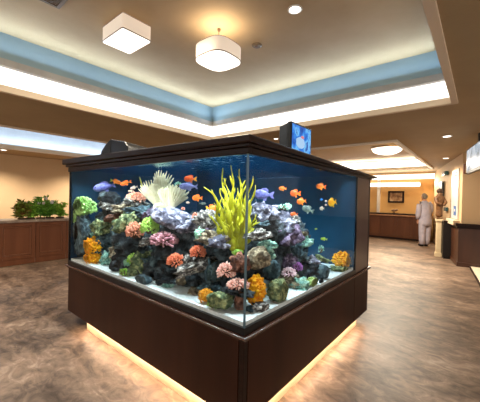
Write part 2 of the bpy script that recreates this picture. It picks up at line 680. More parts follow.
# the detector, the grille
q = at_z(257, 45, 3.35)
t = thing('smoke_detector', (q.x, q.y, 3.30), 'small flat round tan smoke detector between lamp and downlight on the tray ceiling', 'smoke detector')
MB().lathe((q.x, q.y, 3.33), [(.045, 0), (.058, .008), (.06, .02)], 28).build('cover', mat('tan_detector', (130, 112, 88), rough=.5), t)
MB().lathe((q.x, q.y, 3.326), [(.02, 0), (.024, .004)], 16).build('sensor', RIMM, t)
q = at_z(64, 1, 3.35)
t = thing('ceiling_vent', (q.x, q.y, 3.33), 'brown square ceiling vent cut off by the top edge at upper left', 'vent')
mb = MB()
ring(mb, (q.x - .24, q.x - .02, q.y - .1, q.y + .12), .03, 0, 3.335, 3.35)
mb.build('frame', mat('bronze_vent', (116, 90, 58), rough=.5), t)
MB().box(q.x - .24, q.x - .02, q.y - .1, q.y + .12, 3.345, 3.35).build('backing', mat('bronze_vent_dark', (84, 64, 42), rough=.6), t)
mb = MB()
for k in range(8):
    mb.box(q.x - .24, q.x - .02, q.y - .09 + k * .026, q.y - .08 + k * .026, 3.337, 3.345)
mb.build('louvres', MATS['bronze_vent'], t)
# dome
q = at_z(387, 147.5, 3.06)
t = thing('dome_light', (q.x, q.y, 2.86), 'round glowing white dome light on the ceiling over the reception', 'ceiling lamp')
R_ = .40
prof = [(R_ * sin(a), -.17 * cos(a)) for a in [k * pi / 2 / 8 for k in range(1, 9)]]
MB().lathe((q.x, q.y, 3.02), [(0.02, -.17)] + prof, 32).build('glass_bowl', glow('dome_glass', (1, .95, .86), 1.0), t, smooth=True)
MB().lathe((q.x, q.y, 3.025), [(R_ * 1.03, 0), (R_ * 1.05, .02), (R_ * 1.03, .03)], 32).build('rim', mat('brass_rim', (196, 160, 110), rough=.3, metal=.6), t)
# two linear lamps on the far wall
LIN = glow('linear_diffuser', (1, .94, .82), 0.9)
for (x0, x1, y, h, lab) in ((366, 436, 177, .20, 'long white linear lamp high on the far wall under the ceiling'),
                            (366, 420, 184.6, .17, 'shorter white linear lamp on the far wall above the framed picture')):
    a, b = at_X(x0, y, 13.5), at_X(x1, y, 13.5)
    zc = (a.z + b.z) / 2
    t = thing('wall_lamp', (13.5, (a.y + b.y) / 2, zc - h / 2), lab, 'wall lamp', 'linear lamps on the far wall')
    MB().box(13.46, 13.54, b.y, a.y, zc - h / 2, zc + h / 2).build('diffuser', LIN, t)
    MB().box(13.54, 13.6, b.y - .02, a.y + .02, zc - h / 2 + .02, zc + h / 2 - .02).build('housing', WHITE_RING, t)
    for ya in (b.y - .02, a.y):
        MB().box(13.455, 13.545, ya, ya + .02, zc - h / 2 - .004, zc + h / 2 + .004).build('end_cap', WHITE_RING, t)

# ================================================================== AQUARIUM: STAND, TANK, CANOPY
X0, X1, Y0, Y1 = 1.374, 3.88, 1.081, 3.770
XI = 3.372                              # the water ends here; a wooden overflow column stands behind it
Z1, Z2 = 0.12, 0.6705
stand = thing('aquarium_stand', ((X0 + X1) / 2, (Y0 + Y1) / 2, 0), 'large dark brown wooden aquarium stand glowing underneath', 'aquarium stand')
zt = 0.635
MB().box(X0, X0 + .03, Y0 + .045, Y1, Z1, zt).build('side_panel', WOOD, stand, bevel=.002)
MB().box(X0 + .045, XI + .01, Y0, Y0 + .03, Z1, zt).build('side_panel', WOOD, stand, bevel=.002)
MB().box(XI + .014, X1, Y0, Y0 + .03, Z1, zt).build('side_panel', WOOD, stand, bevel=.002)
MB().box(X1 - .03, X1, Y0 + .03, Y1, Z1, zt).build('side_panel', WOOD, stand)
MB().box(X0 + .03, X1 - .03, Y1 - .03, Y1, Z1, zt).build('side_panel', WOOD, stand)
MB().box(X0 + .003, X0 + .042, Y0 + .003, Y0 + .042, Z1, zt).build('corner_post', CAN, stand, bevel=.004)
MB().box(X0 + .03, X1 - .03, Y0 + .03, Y1 - .03, Z1 + .002, Z1 + .022).build('bottom_board', WOOD, stand)
# moulded ledge: two steps
o_ = .03
MB().box(X0 - .014, X1 + .014, Y0 - .014, Y1 + .014, zt, .652).build('ledge', CAN, stand, bevel=.005)
MB().box(X0 - o_, X1 + o_, Y0 - o_, Y1 + o_, .652, Z2).build('ledge', WOOD_LIP, stand, bevel=.007)
PL = mat('cream_plinth', (232, 196, 158), (224, 186, 148), rough=.6)
MB().box(X0 + .045, X1 - .27, Y0 + .045, Y1 - .42, 0, Z1 + .002).build('plinth', PL, stand)
STRIP = glow('warm_led_strip', (1.0, .77, .55), 26)
mb = MB()
mb.box(X0 + .012, X0 + .027, Y0 + .03, Y1 - .42, Z1 - .009, Z1 - .001)
mb.build('led_strip', STRIP, stand)
MB().box(X0 + .03, X1 - .27, Y0 + .012, Y0 + .027, Z1 - .009, Z1 - .001).build('led_strip', STRIP, stand)

tank = thing('fish_tank', ((X0 + X1) / 2, (Y0 + Y1) / 2, Z2), 'huge rectangular glass fish tank with blue background standing on the brown stand', 'fish tank')
ZG0, ZG1 = Z2 + .002, 1.80
g = .012
MB().box(X0, X0 + g, Y0 + g, Y1 - .012, ZG0, ZG1).build('glass_pane', GLASS, tank)
MB().box(X0 + g, XI, Y0, Y0 + g, ZG0, ZG1).build('glass_pane', GLASS, tank)
BACK = mat('deep_blue_background', (4, 54, 84), (8, 70, 100), rough=.6, scale=1.6)
MB().box(X0 + g, XI - .002, Y1 - .025, Y1 - .013, ZG0, ZG1).build('background_panel', BACK, tank)
MB().box(XI, XI + .012, Y0 + g, Y1 - .013, ZG0, ZG1).build('background_panel', BACK, tank)
mb = MB()
mb.box(X0 - .004, X0 + .018, Y0 - .004, Y1, ZG0, .716)
mb.box(X0 + .018, XI, Y0 - .004, Y0 + .018, ZG0, .716)
mb.build('bottom_frame', DARKTRIM, tank)
MB().box(X0 - .001, X0 + .010, Y0 - .001, Y0 + .010, .716, ZG1).build('corner_seam', GREYSEAM, tank)
MB().box(X0 - .004, X0 + .016, Y1 - .013, Y1 + .006, ZG0, ZG1).build('corner_trim', DARKTRIM, tank)
MB().box(XI - .004, XI + .02, Y0 - .006, Y0 + .006, ZG0, ZG1).build('corner_trim', DARKTRIM, tank)
COLW = mat('column_wood', (70, 46, 40), (84, 57, 49), rough=.35, scale=3.5, stretch=(1, 1, .08), spec=.5)
MB().box(XI + .02, X1 - .045, Y0 - .002, Y0 + .03, ZG0, ZG1).build('overflow_column', COLW, tank, bevel=.003)
MB().box(X1 - .042, X1, Y0 - .004, Y0 + .04, ZG0, ZG1).build('overflow_column', CAN, tank, bevel=.004)
MB().box(X1 - .03, X1, Y0 + .04, Y1, ZG0, ZG1).build('overflow_column', COLW, tank)
MB().box(XI + .012, X1 - .03, Y1 - .03, Y1, ZG0, ZG1).build('overflow_column', COLW, tank)

canopy = thing('aquarium_canopy', ((X0 + X1) / 2, (Y0 + Y1) / 2, 1.77), 'dark brown moulded wooden canopy lid on top of the fish tank', 'aquarium lid')


def frame_box(mb, o1, th, z0, z1, dl=(0, 0, 0, 0)):
    x0, x1, y0, y1 = X0 - o1, X1 + o1, Y0 - o1, Y1 + o1
    mb.box(x0, x0 + th, y0, y1, z0, z1)
    mb.box(x1 - th, x1, y0, y1, z0, z1)
    mb.box(x0 + th, x1 - th, y0, y0 + th, z0, z1)
    mb.box(x0 + th, x1 - th, y1 - th, y1, z0, z1)
    return mb


frame_box(MB(), .016, .03, 1.768, 1.806).build('skirt', CAN, canopy, bevel=.004)
frame_box(MB(), .038, .05, 1.806, 1.826).build('moulding', CAN, canopy, bevel=.005)
MB().box(X0 - .058, X1 + .10, Y0 - .058, Y1 + .09, 1.826, 1.872).build('top_board', CAN, canopy, bevel=.012)
for o in canopy.children:
    for v in o.data.vertices:
        wx, wy, wz = v.co.x + (X0 + X1) / 2, v.co.y + (Y0 + Y1) / 2, v.co.z + 1.77
        v.co.z += (wz - 1.768) / .104 * (.045 * (wy - Y0) / (Y1 - Y0) - .055 * (wx - X0) / (X1 - X0))
for (q, lab) in (((1.47, 1.59, 1.2, 3.6), 'slim light bar hidden under the canopy along the front left glass'),
                 ((1.55, 3.3, 1.19, 1.31), 'slim light bar hidden under the canopy along the front right glass'),
                 ((1.7, 3.2, 1.4, 3.5), 'broad light panel hidden under the canopy in the middle of the tank')):
    t = thing('aquarium_light', ((q[0] + q[1]) / 2, (q[2] + q[3]) / 2, 1.803), lab, 'aquarium light', 'light bars under the canopy')
    MB().box(q[0], q[1], q[2], q[3], 1.8155, 1.822).build('housing', WHITE_RING, t)

# water
ZW = 1.788
mb = MB()
nx, ny = 40, 40
wx0, wx1, wy0, wy1 = X0 + g + .002, XI - .004, Y0 + g + .002, Y1 - .027
vs = []
for j in range(ny + 1):
    for i in range(nx + 1):
        x, y = wx0 + (wx1 - wx0) * i / nx, wy0 + (wy1 - wy0) * j / ny
        vs.append((x, y, ZW + .006 * noise.noise(Vector((x * 5, y * 5, 1))) + .004 * noise.noise(Vector((x * 13, y * 13, 5)))))
fs = [(j * (nx + 1) + i, j * (nx + 1) + i + 1, (j + 1) * (nx + 1) + i + 1, (j + 1) * (nx + 1) + i) for j in range(ny) for i in range(nx)]
nt_ = len(fs)
ring_ids = [i for i in range(nx + 1)] + [j * (nx + 1) + nx for j in range(1, ny + 1)] + [ny * (nx + 1) + i for i in range(nx - 1, -1, -1)] + [j * (nx + 1) for j in range(ny - 1, 0, -1)]
b0 = len(vs)
ZB = .73
vs += [(vs[i][0], vs[i][1], ZB) for i in ring_ids]
L_ = len(ring_ids)
for k in range(L_):
    fs.append((ring_ids[k], b0 + k, b0 + (k + 1) % L_, ring_ids[(k + 1) % L_]))
fs.append(tuple(b0 + k for k in range(L_ - 1, -1, -1)))
me = bpy.data.meshes.new('water')
me.from_pydata([Vector(v) - Vector((2.4, 2.4, ZB)) for v in vs], [], fs)
bm = bmesh.new()
bm.from_mesh(me)
bmesh.ops.recalc_face_normals(bm, faces=bm.faces)
bm.to_mesh(me)
bm.free()
me.materials.append(water_material(True))
me.materials.append(water_material(False))
for k, p in enumerate(me.polygons):
    p.material_index = 0 if p.center.z > .9 and abs(p.normal.z) > .7 else 1
    p.use_smooth = p.material_index == 0
water = bpy.data.objects.new('water', me)
water.location = (2.4, 2.4, ZB)
COL.objects.link(water)
tag(water, 'clear blue water filling the fish tank', 'water', kind='stuff')

# sand
ZS = .742
SAND = mat('white_sand', (238, 242, 242), (214, 222, 222), rough=.9, scale=60, bump=.5, bscale=150)
mb = MB()
n = 44
vs = []
for j in range(n + 1):
    for i in range(n + 1):
        x, y = wx0 + .003 + (wx1 - wx0 - .006) * i / n, wy0 + .003 + (wy1 - wy0 - .006) * j / n
        edge = min(1, min(x - wx0, y - wy0) / .2)
        vs.append((x, y, ZS + edge * .012 * noise.noise(Vector((x * 4, y * 4, 3))) + .003 * noise.noise(Vector((x * 17, y * 17, 3)))))
fs = [(j * (n + 1) + i, j * (n + 1) + i + 1, (j + 1) * (n + 1) + i + 1, (j + 1) * (n + 1) + i) for j in range(n) for i in range(n)]
ids = [i for i in range(n + 1)] + [j * (n + 1) + n for j in range(1, n + 1)] + [n * (n + 1) + i for i in range(n - 1, -1, -1)] + [j * (n + 1) for j in range(n - 1, 0, -1)]
b0 = len(vs)
vs += [(vs[i][0], vs[i][1], Z2 + .004) for i in ids]
for k in range(len(ids)):
    fs.append((ids[k], b0 + k, b0 + (k + 1) % len(ids), ids[(k + 1) % len(ids)]))
fs.append(tuple(b0 + k for k in range(len(ids) - 1, -1, -1)))
mb.add(vs, fs)
sand = mb.build('sand', SAND, smooth=False)
tag(sand, 'bed of pale bluish white sand on the tank floor', 'sand', kind='stuff')


# ================================================================== REEF
IX0, IX1, IY0, IY1 = X0 + g + .012, XI - .016, Y0 + g + .012, Y1 - .04
RANG = math.atan2(RT.y, RT.x)


def dglass(px, py):
    d = ray(px, py)
    return max(X0 / d.x, Y0 / d.y)


def T(px, py, off):
    """point inside the tank, a distance behind the front glass"""
    return at(px, py, dglass(px, py) + off)


def inside(mb):
    for p in mb.v:
        p.x = min(max(p.x, IX0), IX1)
        p.y = min(max(p.y, IY0), IY1)
        p.z = max(p.z, ZS - .012)
    return mb


def slot(px, py, off=None, base=None):
    if base is not None:
        s = at_z(px, base, ZS)
        return at(px, py, depth_of(s))
    return T(px, py, off)


SLATE = mat('slate_rock', (20, 24, 28), (86, 98, 104), rough=.85, scale=9, detail=8, bump=1.0, bscale=22, c3=(40, 46, 52), lo=.38, hi=.62)
SLATE2 = mat('blue_grey_rock', (40, 58, 66), (98, 120, 126), rough=.85, scale=17, detail=8, bump=1.0, bscale=28, c3=(54, 74, 82), lo=.38, hi=.62)
LAV = mat('lavender_rock', (66, 65, 80), (184, 181, 196), rough=.85, scale=17, detail=9, bump=1.0, bscale=28, c3=(100, 98, 116), lo=.38, hi=.62)
PURP = mat('purple_rock', (60, 46, 64), (160, 140, 164), rough=.85, scale=20, detail=9, bump=1.0, bscale=35, c3=(98, 80, 106), lo=.38, hi=.62)
TAN = mat('tan_rock', (84, 72, 58), (186, 168, 138), rough=.9, scale=26, detail=9, bump=1.0, bscale=44, c3=(116, 101, 80), lo=.38, hi=.62)
GREY = mat('speckled_grey_rock', (70, 68, 66), (206, 198, 190), rough=.9, scale=30, detail=9, bump=1.0, bscale=51, c3=(100, 94, 90), lo=.38, hi=.62)
MOSS = mat('mossy_rock', (58, 76, 52), (172, 176, 124), rough=.9, scale=24, detail=9, bump=1.0, bscale=41, c3=(92, 106, 72), lo=.38, hi=.62)
AQUA = mat('aqua_rock', (62, 104, 98), (190, 224, 204), rough=.9, scale=24, detail=9, bump=1.0, bscale=41, c3=(120, 164, 148), lo=.38, hi=.62)
BROWNR = mat('red_brown_rock', (62, 36, 28), (150, 98, 76), rough=.9, scale=26, detail=9, bump=1.0, bscale=44, c3=(104, 64, 48), lo=.38, hi=.62)
SALMON = mat('salmon_coral', (206, 112, 84), (255, 190, 160), rough=.7, scale=22, detail=3, lo=.3, hi=.7)
RED = mat('red_orange_coral', (204, 84, 50), (255, 164, 122), rough=.7, scale=22, detail=3, lo=.3, hi=.7)
PINK = mat('pink_white_coral', (232, 138, 118), (255, 220, 206), rough=.7, scale=24, detail=3, lo=.3, hi=.65)
MAUVE = mat('mauve_coral', (150, 88, 104), (236, 178, 186), rough=.7, scale=24, detail=3, lo=.3, hi=.7)
GREEN = mat('lime_coral', (104, 170, 46), (206, 238, 120), rough=.6, scale=20, detail=3, lo=.3, hi=.7)
PALEG = mat('pale_green_coral', (120, 178, 90), (206, 242, 156), rough=.6, scale=16, detail=3, lo=.3, hi=.7)
ORANGE = mat('orange_coral', (240, 130, 0), (255, 204, 16), rough=.6, scale=16, detail=3, lo=.3, hi=.7)
YELLOW = mat('yellow_sea_plant', (140, 138, 3), (184, 180, 12), rough=.55, scale=9, detail=3, lo=.3, hi=.7)
CREAM = mat('cream_coral', (196, 182, 146), (224, 214, 184), rough=.7, scale=12, detail=4)
VIOLET = mat('violet_anemone', (150, 74, 160), (214, 150, 220), rough=.6, scale=20, detail=3)
SEAG = mat('sea_green_coral', (120, 190, 160), (206, 240, 216), rough=.7, scale=20, detail=3)

CORALBASE = mat('gap_shade_coral_base', (74, 50, 40), (112, 78, 62), rough=.9, scale=20)  # dark brown paints in the shade of the gaps between branches
_seed = [1]


def nseed():
    _seed[0] += 1
    return _seed[0]


def rock(px, py, wpx, hpx, m, label, off=None, base=None, dz=.8, amp=.72, ridge=.7, sub=4, freq=1.5, name='reef_rock', group=None, flat=.75):
    c = slot(px, py, off, base)
    k = depth_of(c) / FPX
    mb = MB()
    rl = wpx * .5 * k
    sd = nseed()
    mb.blob(c, (rl * 1.04, rl * dz, hpx * .52 * k), sub, amp, freq, sd, ridge, flat_below=flat, rot=RANG, tilt=(0 if base else .34 * sin(sd * 2.4)))
    inside(mb)
    o = mb.build(name, m, smooth=True)
    return tag(o, label, 'rock', group)


def sphere_dirs(n, zmin=-.25):
    out = []
    ga = pi * (3 - sqrt(5))
    for i in range(n):
        z = 1 - (1 - zmin) * (i + .5) / n
        r = sqrt(max(0, 1 - z * z))
        out.append(Vector((r * cos(ga * i), r * sin(ga * i), z)))
    return out


def nubby(px, py, wpx, hpx, m, label, off=None, base=None, n=110, nl=.34, nr=.085, dz=.85, basem=None, zmin=-.45, name='nubby_coral', fork=False):
    """rounded head of many short blunt branches"""
    rnd = random.Random(nseed())
    c = slot(px, py, off, base)
    k = depth_of(c) / FPX
    R = Vector((wpx * .5 * k, wpx * .5 * k * dz, hpx * .5 * k))
    t = thing(name, (c.x, c.y, c.z - R.z), label, 'coral')
    mb = MB()
    mb.blob(c, R * .60, 3, .12, 2, nseed(), rot=RANG)
    inside(mb).build('base', basem or CORALBASE, t, smooth=True)
    mb = MB()
    s = (R.x + R.y + R.z) / 3
    ca, sa = cos(RANG), sin(RANG)
    for d in sphere_dirs(n, zmin):
        d = (d + Vector((rnd.uniform(-.1, .1), rnd.uniform(-.1, .1), rnd.uniform(-.1, .1)))).normalized()

        def P(q, f):
            x, y, z = q.x * R.x * f, q.y * R.y * f, q.z * R.z * f
            return c + Vector((x * ca - y * sa, x * sa + y * ca, z))
        L = 1 + rnd.uniform(-.08, .06)
        e = (d + Vector((rnd.uniform(-.16, .16), rnd.uniform(-.16, .16), rnd.uniform(-.05, .2)))).normalized()
        a, b, e1 = P(d, .5), P(d.lerp(e, .5), .78), P(e, L)
        rr = s * nr * rnd.uniform(.75, 1.25) * .95
        tip = e1 + (e1 - b).normalized() * rr * .7
        mb.tube([a, b, e1, tip], [rr * .6, rr * .8, rr * 1.15, rr * .6], 6)
        if fork:
            e2 = (e + Vector((rnd.uniform(-.3, .3), rnd.uniform(-.3, .3), rnd.uniform(-.1, .3)))).normalized()
            f2 = P(e2, L * .98)
            mb.tube([b, f2, f2 + (f2 - b).normalized() * rr * .5], [rr * .8, rr * .9, rr * .4], 6)
    inside(mb).build('branches', m, t, smooth=True)
    return t


def cauliflower(px, py, wpx, hpx, m, label, off=None, base=None, n=120, br=.2, dz=.85, zmin=-.7, name='ruffled_coral', basem=None):
    """dense head of small rounded knobs"""
    rnd = random.Random(nseed())
    c = slot(px, py, off, base)
    k = depth_of(c) / FPX
    R = Vector((wpx * .5 * k, wpx * .5 * k * dz, hpx * .5 * k))
    t = thing(name, (c.x, c.y, c.z - R.z), label, 'coral')
    mb = MB()
    mb.blob(c, R * .72, 3, .12, 2, nseed(), rot=RANG)
    inside(mb).build('base', basem or m, t, smooth=True)
    mb = MB()
    s = (R.x + R.y + R.z) / 3
    ca, sa = cos(RANG), sin(RANG)
    for d in sphere_dirs(int(n * 1.5), zmin):
        d = (d + Vector((rnd.uniform(-.1, .1), rnd.uniform(-.1, .1), rnd.uniform(-.1, .1)))).normalized()
        f = .90 + rnd.uniform(-.16, .12)
        x, y, z = d.x * R.x * f, d.y * R.y * f, d.z * R.z * f
        p = c + Vector((x * ca - y * sa, x * sa + y * ca, z))
        r = s * br * .68 * rnd.uniform(.6, 1.25)
        mb.blob(p, (r, r, r * .9), 2, .5, 2.2, nseed())
    inside(mb).build('knobs', m, t, smooth=True)
    return t


# ---- big dark boulders that carry the reef
BOUL = [
    (113, 238, 40, 62, .62, 'tall dark slate reef boulder at the left end of the reef, below the dark crag'),
    (150, 250, 62, 62, .62, 'dark slate reef boulder beneath the green leafy and salmon corals'),
    (190, 246, 60, 60, .62, 'dark hollowed slate boulder under the broad lavender rock'),
    (228, 268, 52, 62, .50, 'dark slate boulder behind the pink and white corals'),
    (262, 240, 46, 66, .62, 'dark slate boulder behind the yellow sea plant, right of the glass corner'),
    (286, 246, 36, 56, .75, 'dark slate boulder under the purple rock'),
    (205, 276, 46, 36, .50, 'low dark slate boulder below the red orange corals'),
    (166, 272, 44, 34, .45, 'low shadowed slate boulder left of the round stone stump'),
    (246, 290, 30, 34, .42, 'low dark slate boulder behind the ruffled orange coral at the glass corner'),
    (283, 272, 40, 38, .62, 'dark slate boulder behind the grey rubble on the right face'),
]
for (x, y, w_, h_, off, lab) in BOUL:
    rock(x, y, w_, h_, SLATE, lab, off=off + .12, dz=.9, amp=.30, ridge=.5, freq=2.2, flat=2, sub=5)

# ---- left end
rock(82, 238, 22, 42, SLATE2, 'blue grey rock column under the pale green branching coral', base=260, amp=.18)
nubby(83, 209, 26, 24, PALEG, 'pale green branching coral on a rock column at the left end of the tank', off=.2, n=150, nl=.6, nr=.06, zmin=-.3, basem=PALEG, name='branching_coral', fork=True)
cauliflower(75, 218, 11, 12, MATS['pale_green_coral'], 'small dull green knobby coral beneath the pale green branching coral', off=.12, n=40, br=.3)
rock(77, 232, 14, 18, SLATE2, 'rounded blue grey stone against the far left glass edge', off=.10, amp=.15)
rock(78, 250, 13, 10, MOSS, 'low mossy stone at the far left corner of the sand', base=255, amp=.2)
rock(102, 228, 17, 17, MOSS, 'mossy pitted rock standing left of the salmon coral', off=.35, ridge=.35)
rock(104, 245, 20, 24, SLATE2, 'blue grey rock directly behind the left orange coral', off=.42)
rock(92, 234, 9, 10, AQUA, 'small pale aqua rock below the mossy pitted rock', off=.3, ridge=.3)
# the stacked orange coral: head and foot
c_ = slot(93, 247, base=263)
cauliflower(93.5, 246, 21, 18, ORANGE, 'bright orange ruffled coral head at the left, on its orange foot', base=262.5, n=110, br=.2, zmin=-.8)
cauliflower(94, 258, 21, 13, ORANGE, 'spreading orange coral foot on the sand under the left orange head', base=262.5, n=110, br=.16, zmin=-.6)
# ---- upper left crags
rock(110, 199, 20, 15, SLATE, 'dark jagged crag near the blue fish at the upper left', off=.62, ridge=.4, amp=.3)
rock(101, 204, 5, 5, GREY, 'tiny pale stone at the left tip of the dark crag', off=.5)
rock(108, 207, 14, 7, GREY, 'light grey tilted slab on the dark crag', off=.52, ridge=.4)
rock(118, 218, 20, 11, BROWNR, 'brown ledge rock below the dark crag', off=.5, ridge=.4)
rock(122, 209, 16, 9, TAN, 'flat speckled tan rock over the brown ledge', off=.48, ridge=.35)
nubby(136, 199, 19, 13, SALMON, 'peach knobbly coral left of the cream fan coral', off=.72, n=110, nl=.2, nr=.11, basem=GREY)
rock(135, 204, 23, 9, GREY, 'grey rock under the peach knobbly coral', off=.70)
rock(146, 213, 34, 11, SLATE2, 'long blue grey rock below the cream fan coral', off=.66)
rock(154, 212, 18, 9, PURP, 'dusky purple rock just below the cream fan coral', off=.58)
rock(129, 225, 20, 26, MOSS, 'pale mossy encrusted rock behind the salmon coral', off=.36, ridge=.3)
nubby(135, 232, 18, 21, SALMON, 'salmon pink bushy coral left of the lime green coral', off=.24, n=130, nl=.4, nr=.085)
nubby(150, 228, 18, 21, GREEN, 'lime green leafy coral between the salmon and mauve corals', off=.26, n=130, nl=.45, nr=.1, fork=True, name='leafy_coral')
nubby(164, 241, 27, 18, MAUVE, 'mauve pink nubby coral under the broad lavender rock', off=.26, n=130, nl=.4, nr=.085)
rock(148, 242, 16, 8, GREY, 'speckled rock under the lime green coral', off=.3)
rock(176, 221, 46, 20, LAV, 'broad lavender and white plateau rock in the middle of the reef', off=.50, ridge=.35, amp=.25)
rock(190, 226, 20, 12, LAV, 'pale lavender knob at the right end of the plateau rock', off=.42, ridge=.35)
nubby(195, 217, 6, 9, SALMON, 'small leaning orange coral at the right tip of the plateau rock', off=.44, n=40, nl=.3, nr=.15)
nubby(183, 209, 4, 4, SALMON, 'tiny orange coral tuft on top of the plateau rock', off=.5, n=30, nl=.3, nr=.16)
rock(117, 240, 12, 22, SLATE2, 'blue grey rock wedged left of the salmon coral', off=.42)
rock(126, 243, 16, 14, SLATE2, 'blue grey rock below the salmon coral', off=.32)
cauliflower(128.5, 249.5, 7, 10, ORANGE, 'small dim orange coral in the shade below the salmon coral', off=.42, n=40, br=.28)
# ---- cream fan coral
c = T(152, 206, .62)
fan = thing('fan_coral', tuple(c), 'large cream fluted fan coral with upright pleated lobes at the upper left', 'coral')


def fan_lobe(px, py, tip_px, tip_py, half, off, ratio, seed, sag=.0):
    b = T(px, py, off)
    tpt = at(tip_px, tip_py, depth_of(b))
    ax = tpt - b
    R_ = ax.length
    ax.normalize()
    side = ax.cross(FW).normalized()
    nrm = side.cross(ax).normalized()
    rnd = random.Random(seed)
    N, K = 84, 9
    vs, fs = [], []
    for i in range(N + 1):
        a = -half + 2 * half * i / N
        pleat = sin(i * 2 * pi / 8.4)
        jag = 1 + .10 * pleat + .16 * noise.noise(Vector((i * .21, seed, 0))) - .20 * (abs(a) / half) ** 2.4
        for j in range(K + 1):
            s = j / K
            r = R_ * jag * s
            wdt = ratio * sin(a) * r
            up_ = cos(a * .8) * r
            d_ = (.05 * R_ * s) * pleat + .55 * R_ * s * (a / half) ** 2 * half
            vs.append(b + ax * up_ + side * wdt + nrm * d_)
    for i in range(N):
        for j in range(K):
            q = i * (K + 1) + j
            fs.append((q, q + 1, q + K + 2, q + K + 1))
    mb = MB().add(vs, fs)
    inside(mb)
    o = mb.build('lobe', CREAM, fan, smooth=True)
    so = o.modifiers.new('thick', 'SOLIDIFY')
    so.thickness = .007
    return o


fan_lobe(156, 206, 145, 184, radians(26), .66, 1.0, 11)
fan_lobe(157, 205, 153, 185, radians(22), .63, .9, 23)
fan_lobe(159, 205, 161.5, 173.5, radians(24), .68, .9, 37)
fan_lobe(167, 211, 166, 189, radians(34), .56, 1.0, 53)
fan_lobe(170, 210.5, 176.5, 187.5, radians(40), .55, 1.0, 41)
MB().blob(T(161, 207, .62), (.08, .07, .04), 3, .2, 2, 9).build('foot', CREAM, fan, smooth=True)
nubby(178, 186, 8, 9, SEAG, 'small sea green tuft behind the right edge of the cream fan coral', off=.72, n=40, nl=.6, nr=.07, name='tuft_coral')
c = T(142, 186, .66)
mb = MB().tube([T(145, 195, .66), T(142, 185, .66), T(139.5, 177, .66)], [.012, .011, .004], 7)
tag(mb.build('sea_whip', YELLOW, smooth=True), 'thin yellowish sea whip at the left edge of the cream fan coral', 'sea plant')

# ---- centre
rock(207, 222, 22, 20, GREY, 'white speckled rubble rock left of the yellow sea plant', off=.45, ridge=.35)
rock(209, 217, 14, 6, TAN, 'short tan log shaped stone on top of the speckled rubble rock', off=.45)
cauliflower(201.5, 234, 13, 15, SEAG, 'pale sea green knobby coral in the middle of the reef', off=.34, n=60, br=.26)
rock(204, 218, 8, 12, AQUA, 'aqua rock behind the pale sea green coral', off=.5)
rock(215, 240, 27, 14, TAN, 'beige crusted rock left of the foot of the yellow sea plant', off=.34, ridge=.3)
rock(219, 243, 17, 11, LAV, 'pale bluish rock face below the beige crusted rock', off=.28, ridge=.25)
rock(208, 231, 9, 5, PURP, 'small dark red purple rock between speckled rubble and beige crusted rock', off=.38)
nubby(176.5, 262, 19, 17, RED, 'red orange nubby coral, the left one of the pair on the shelf rock', off=.22, n=130, nl=.4, nr=.085)
nubby(198, 253, 16, 15, RED, 'red orange nubby coral, the right one of the pair on the shelf rock', off=.30, n=130, nl=.4, nr=.085)
rock(195, 267, 34, 13, GREY, 'pinkish grey shelf rock carrying the pair of red orange corals', off=.27, ridge=.3, dz=.7)
rock(187, 260, 8, 10, GREY, 'white speckled stone between the two red orange corals', off=.22)
rock(181, 281, 10.5, 10, TAN, 'round tan stone stump on the sand below the left red orange coral', base=286.5, amp=.06, ridge=.05)
rock(214, 274, 12, 20, SLATE2, 'flat grey blue rock leaning left of the pink coral', off=.30)
rock(141, 280, 21, 9, SLATE2, 'flat oblong blue grey stone lying on the sand at the left', base=283.5, amp=.12, ridge=.1)
rock(143, 264, 26, 22, MOSS, 'mossy yellow grey boulder behind the flat oblong stone', off=.34, ridge=.25)
rock(155, 263, 20, 15, SLATE2, 'blue grey rock right of the mossy yellow grey boulder', off=.42)
rock(167, 282, 18, 6, SLATE, 'flat dark stone on the sand left of the round stone stump', base=284)
rock(168, 285.5, 10, 3.5, AQUA, 'thin pale aqua pebble slab on the sand in front of the flat dark stone', base=287)
nubby(133, 260, 11, 13, GREEN, 'lime green finger coral above the flat oblong stone', off=.22, n=50, nl=.55, nr=.13, name='finger_coral')
nubby(124, 273, 11, 9, GREEN, 'lime green coral sprawling on the sand at the left', base=276, n=50, nl=.5, nr=.13, name='finger_coral')
rock(117, 266, 14, 12, SLATE, 'dark round stone on the sand between orange coral and lime green coral', base=271.5, amp=.15)
rock(108, 259, 11, 14, AQUA, 'pale green rock right of the left orange coral', base=265, ridge=.3)
rock(119, 253, 16, 14, TAN, 'tan and grey crusted rock above the dark round stone', off=.36, ridge=.3)
cauliflower(128, 263, 9, 8, SEAG, 'pale greenish coral beside the lime green finger coral', off=.26, n=40, br=.26)
# ---- corner group
nubby(226.5, 272, 19, 19, PINK, 'pink nubby coral left of the glass corner, the upper of two', off=.24, n=115, nl=.35, nr=.09)
nubby(238, 285, 22, 12, PINK, 'pink and white nubby coral against the glass corner, the lower of two', off=.20, n=115, nl=.35, nr=.09)
rock(241, 264, 15, 20, BROWNR, 'red brown knobbly rock just left of the glass corner', off=.26, ridge=.35)
rock(238, 291, 26, 7, SLATE, 'dark shelf rock under the lower pink and white coral', off=.22)
rock(240, 302, 11, 19, BROWNR, 'brown stump rock on the sand under the dark shelf rock', base=311, amp=.12)
cauliflower(206, 296, 16, 15, mat('amber_sponge', (216, 140, 4), (238, 170, 20), rough=.6, scale=18, bump=.6, bscale=40), 'amber orange rounded sponge on the sand left of the green crusted rock', base=302.5, n=90, br=.15, name='sponge')
rock(221, 300, 26, 17, MOSS, 'green and lilac crusted rock on the sand left of the glass corner', base=309, ridge=.35, amp=.25)
nubby(213, 305, 13, 9, GREEN, 'small green coral mat at the left foot of the green and lilac crusted rock', base=308.5, n=70, nl=.25, nr=.1)
rock(195, 291, 11, 8, TAN, 'small tan rubble stone left of the amber sponge', base=294.5, ridge=.4)
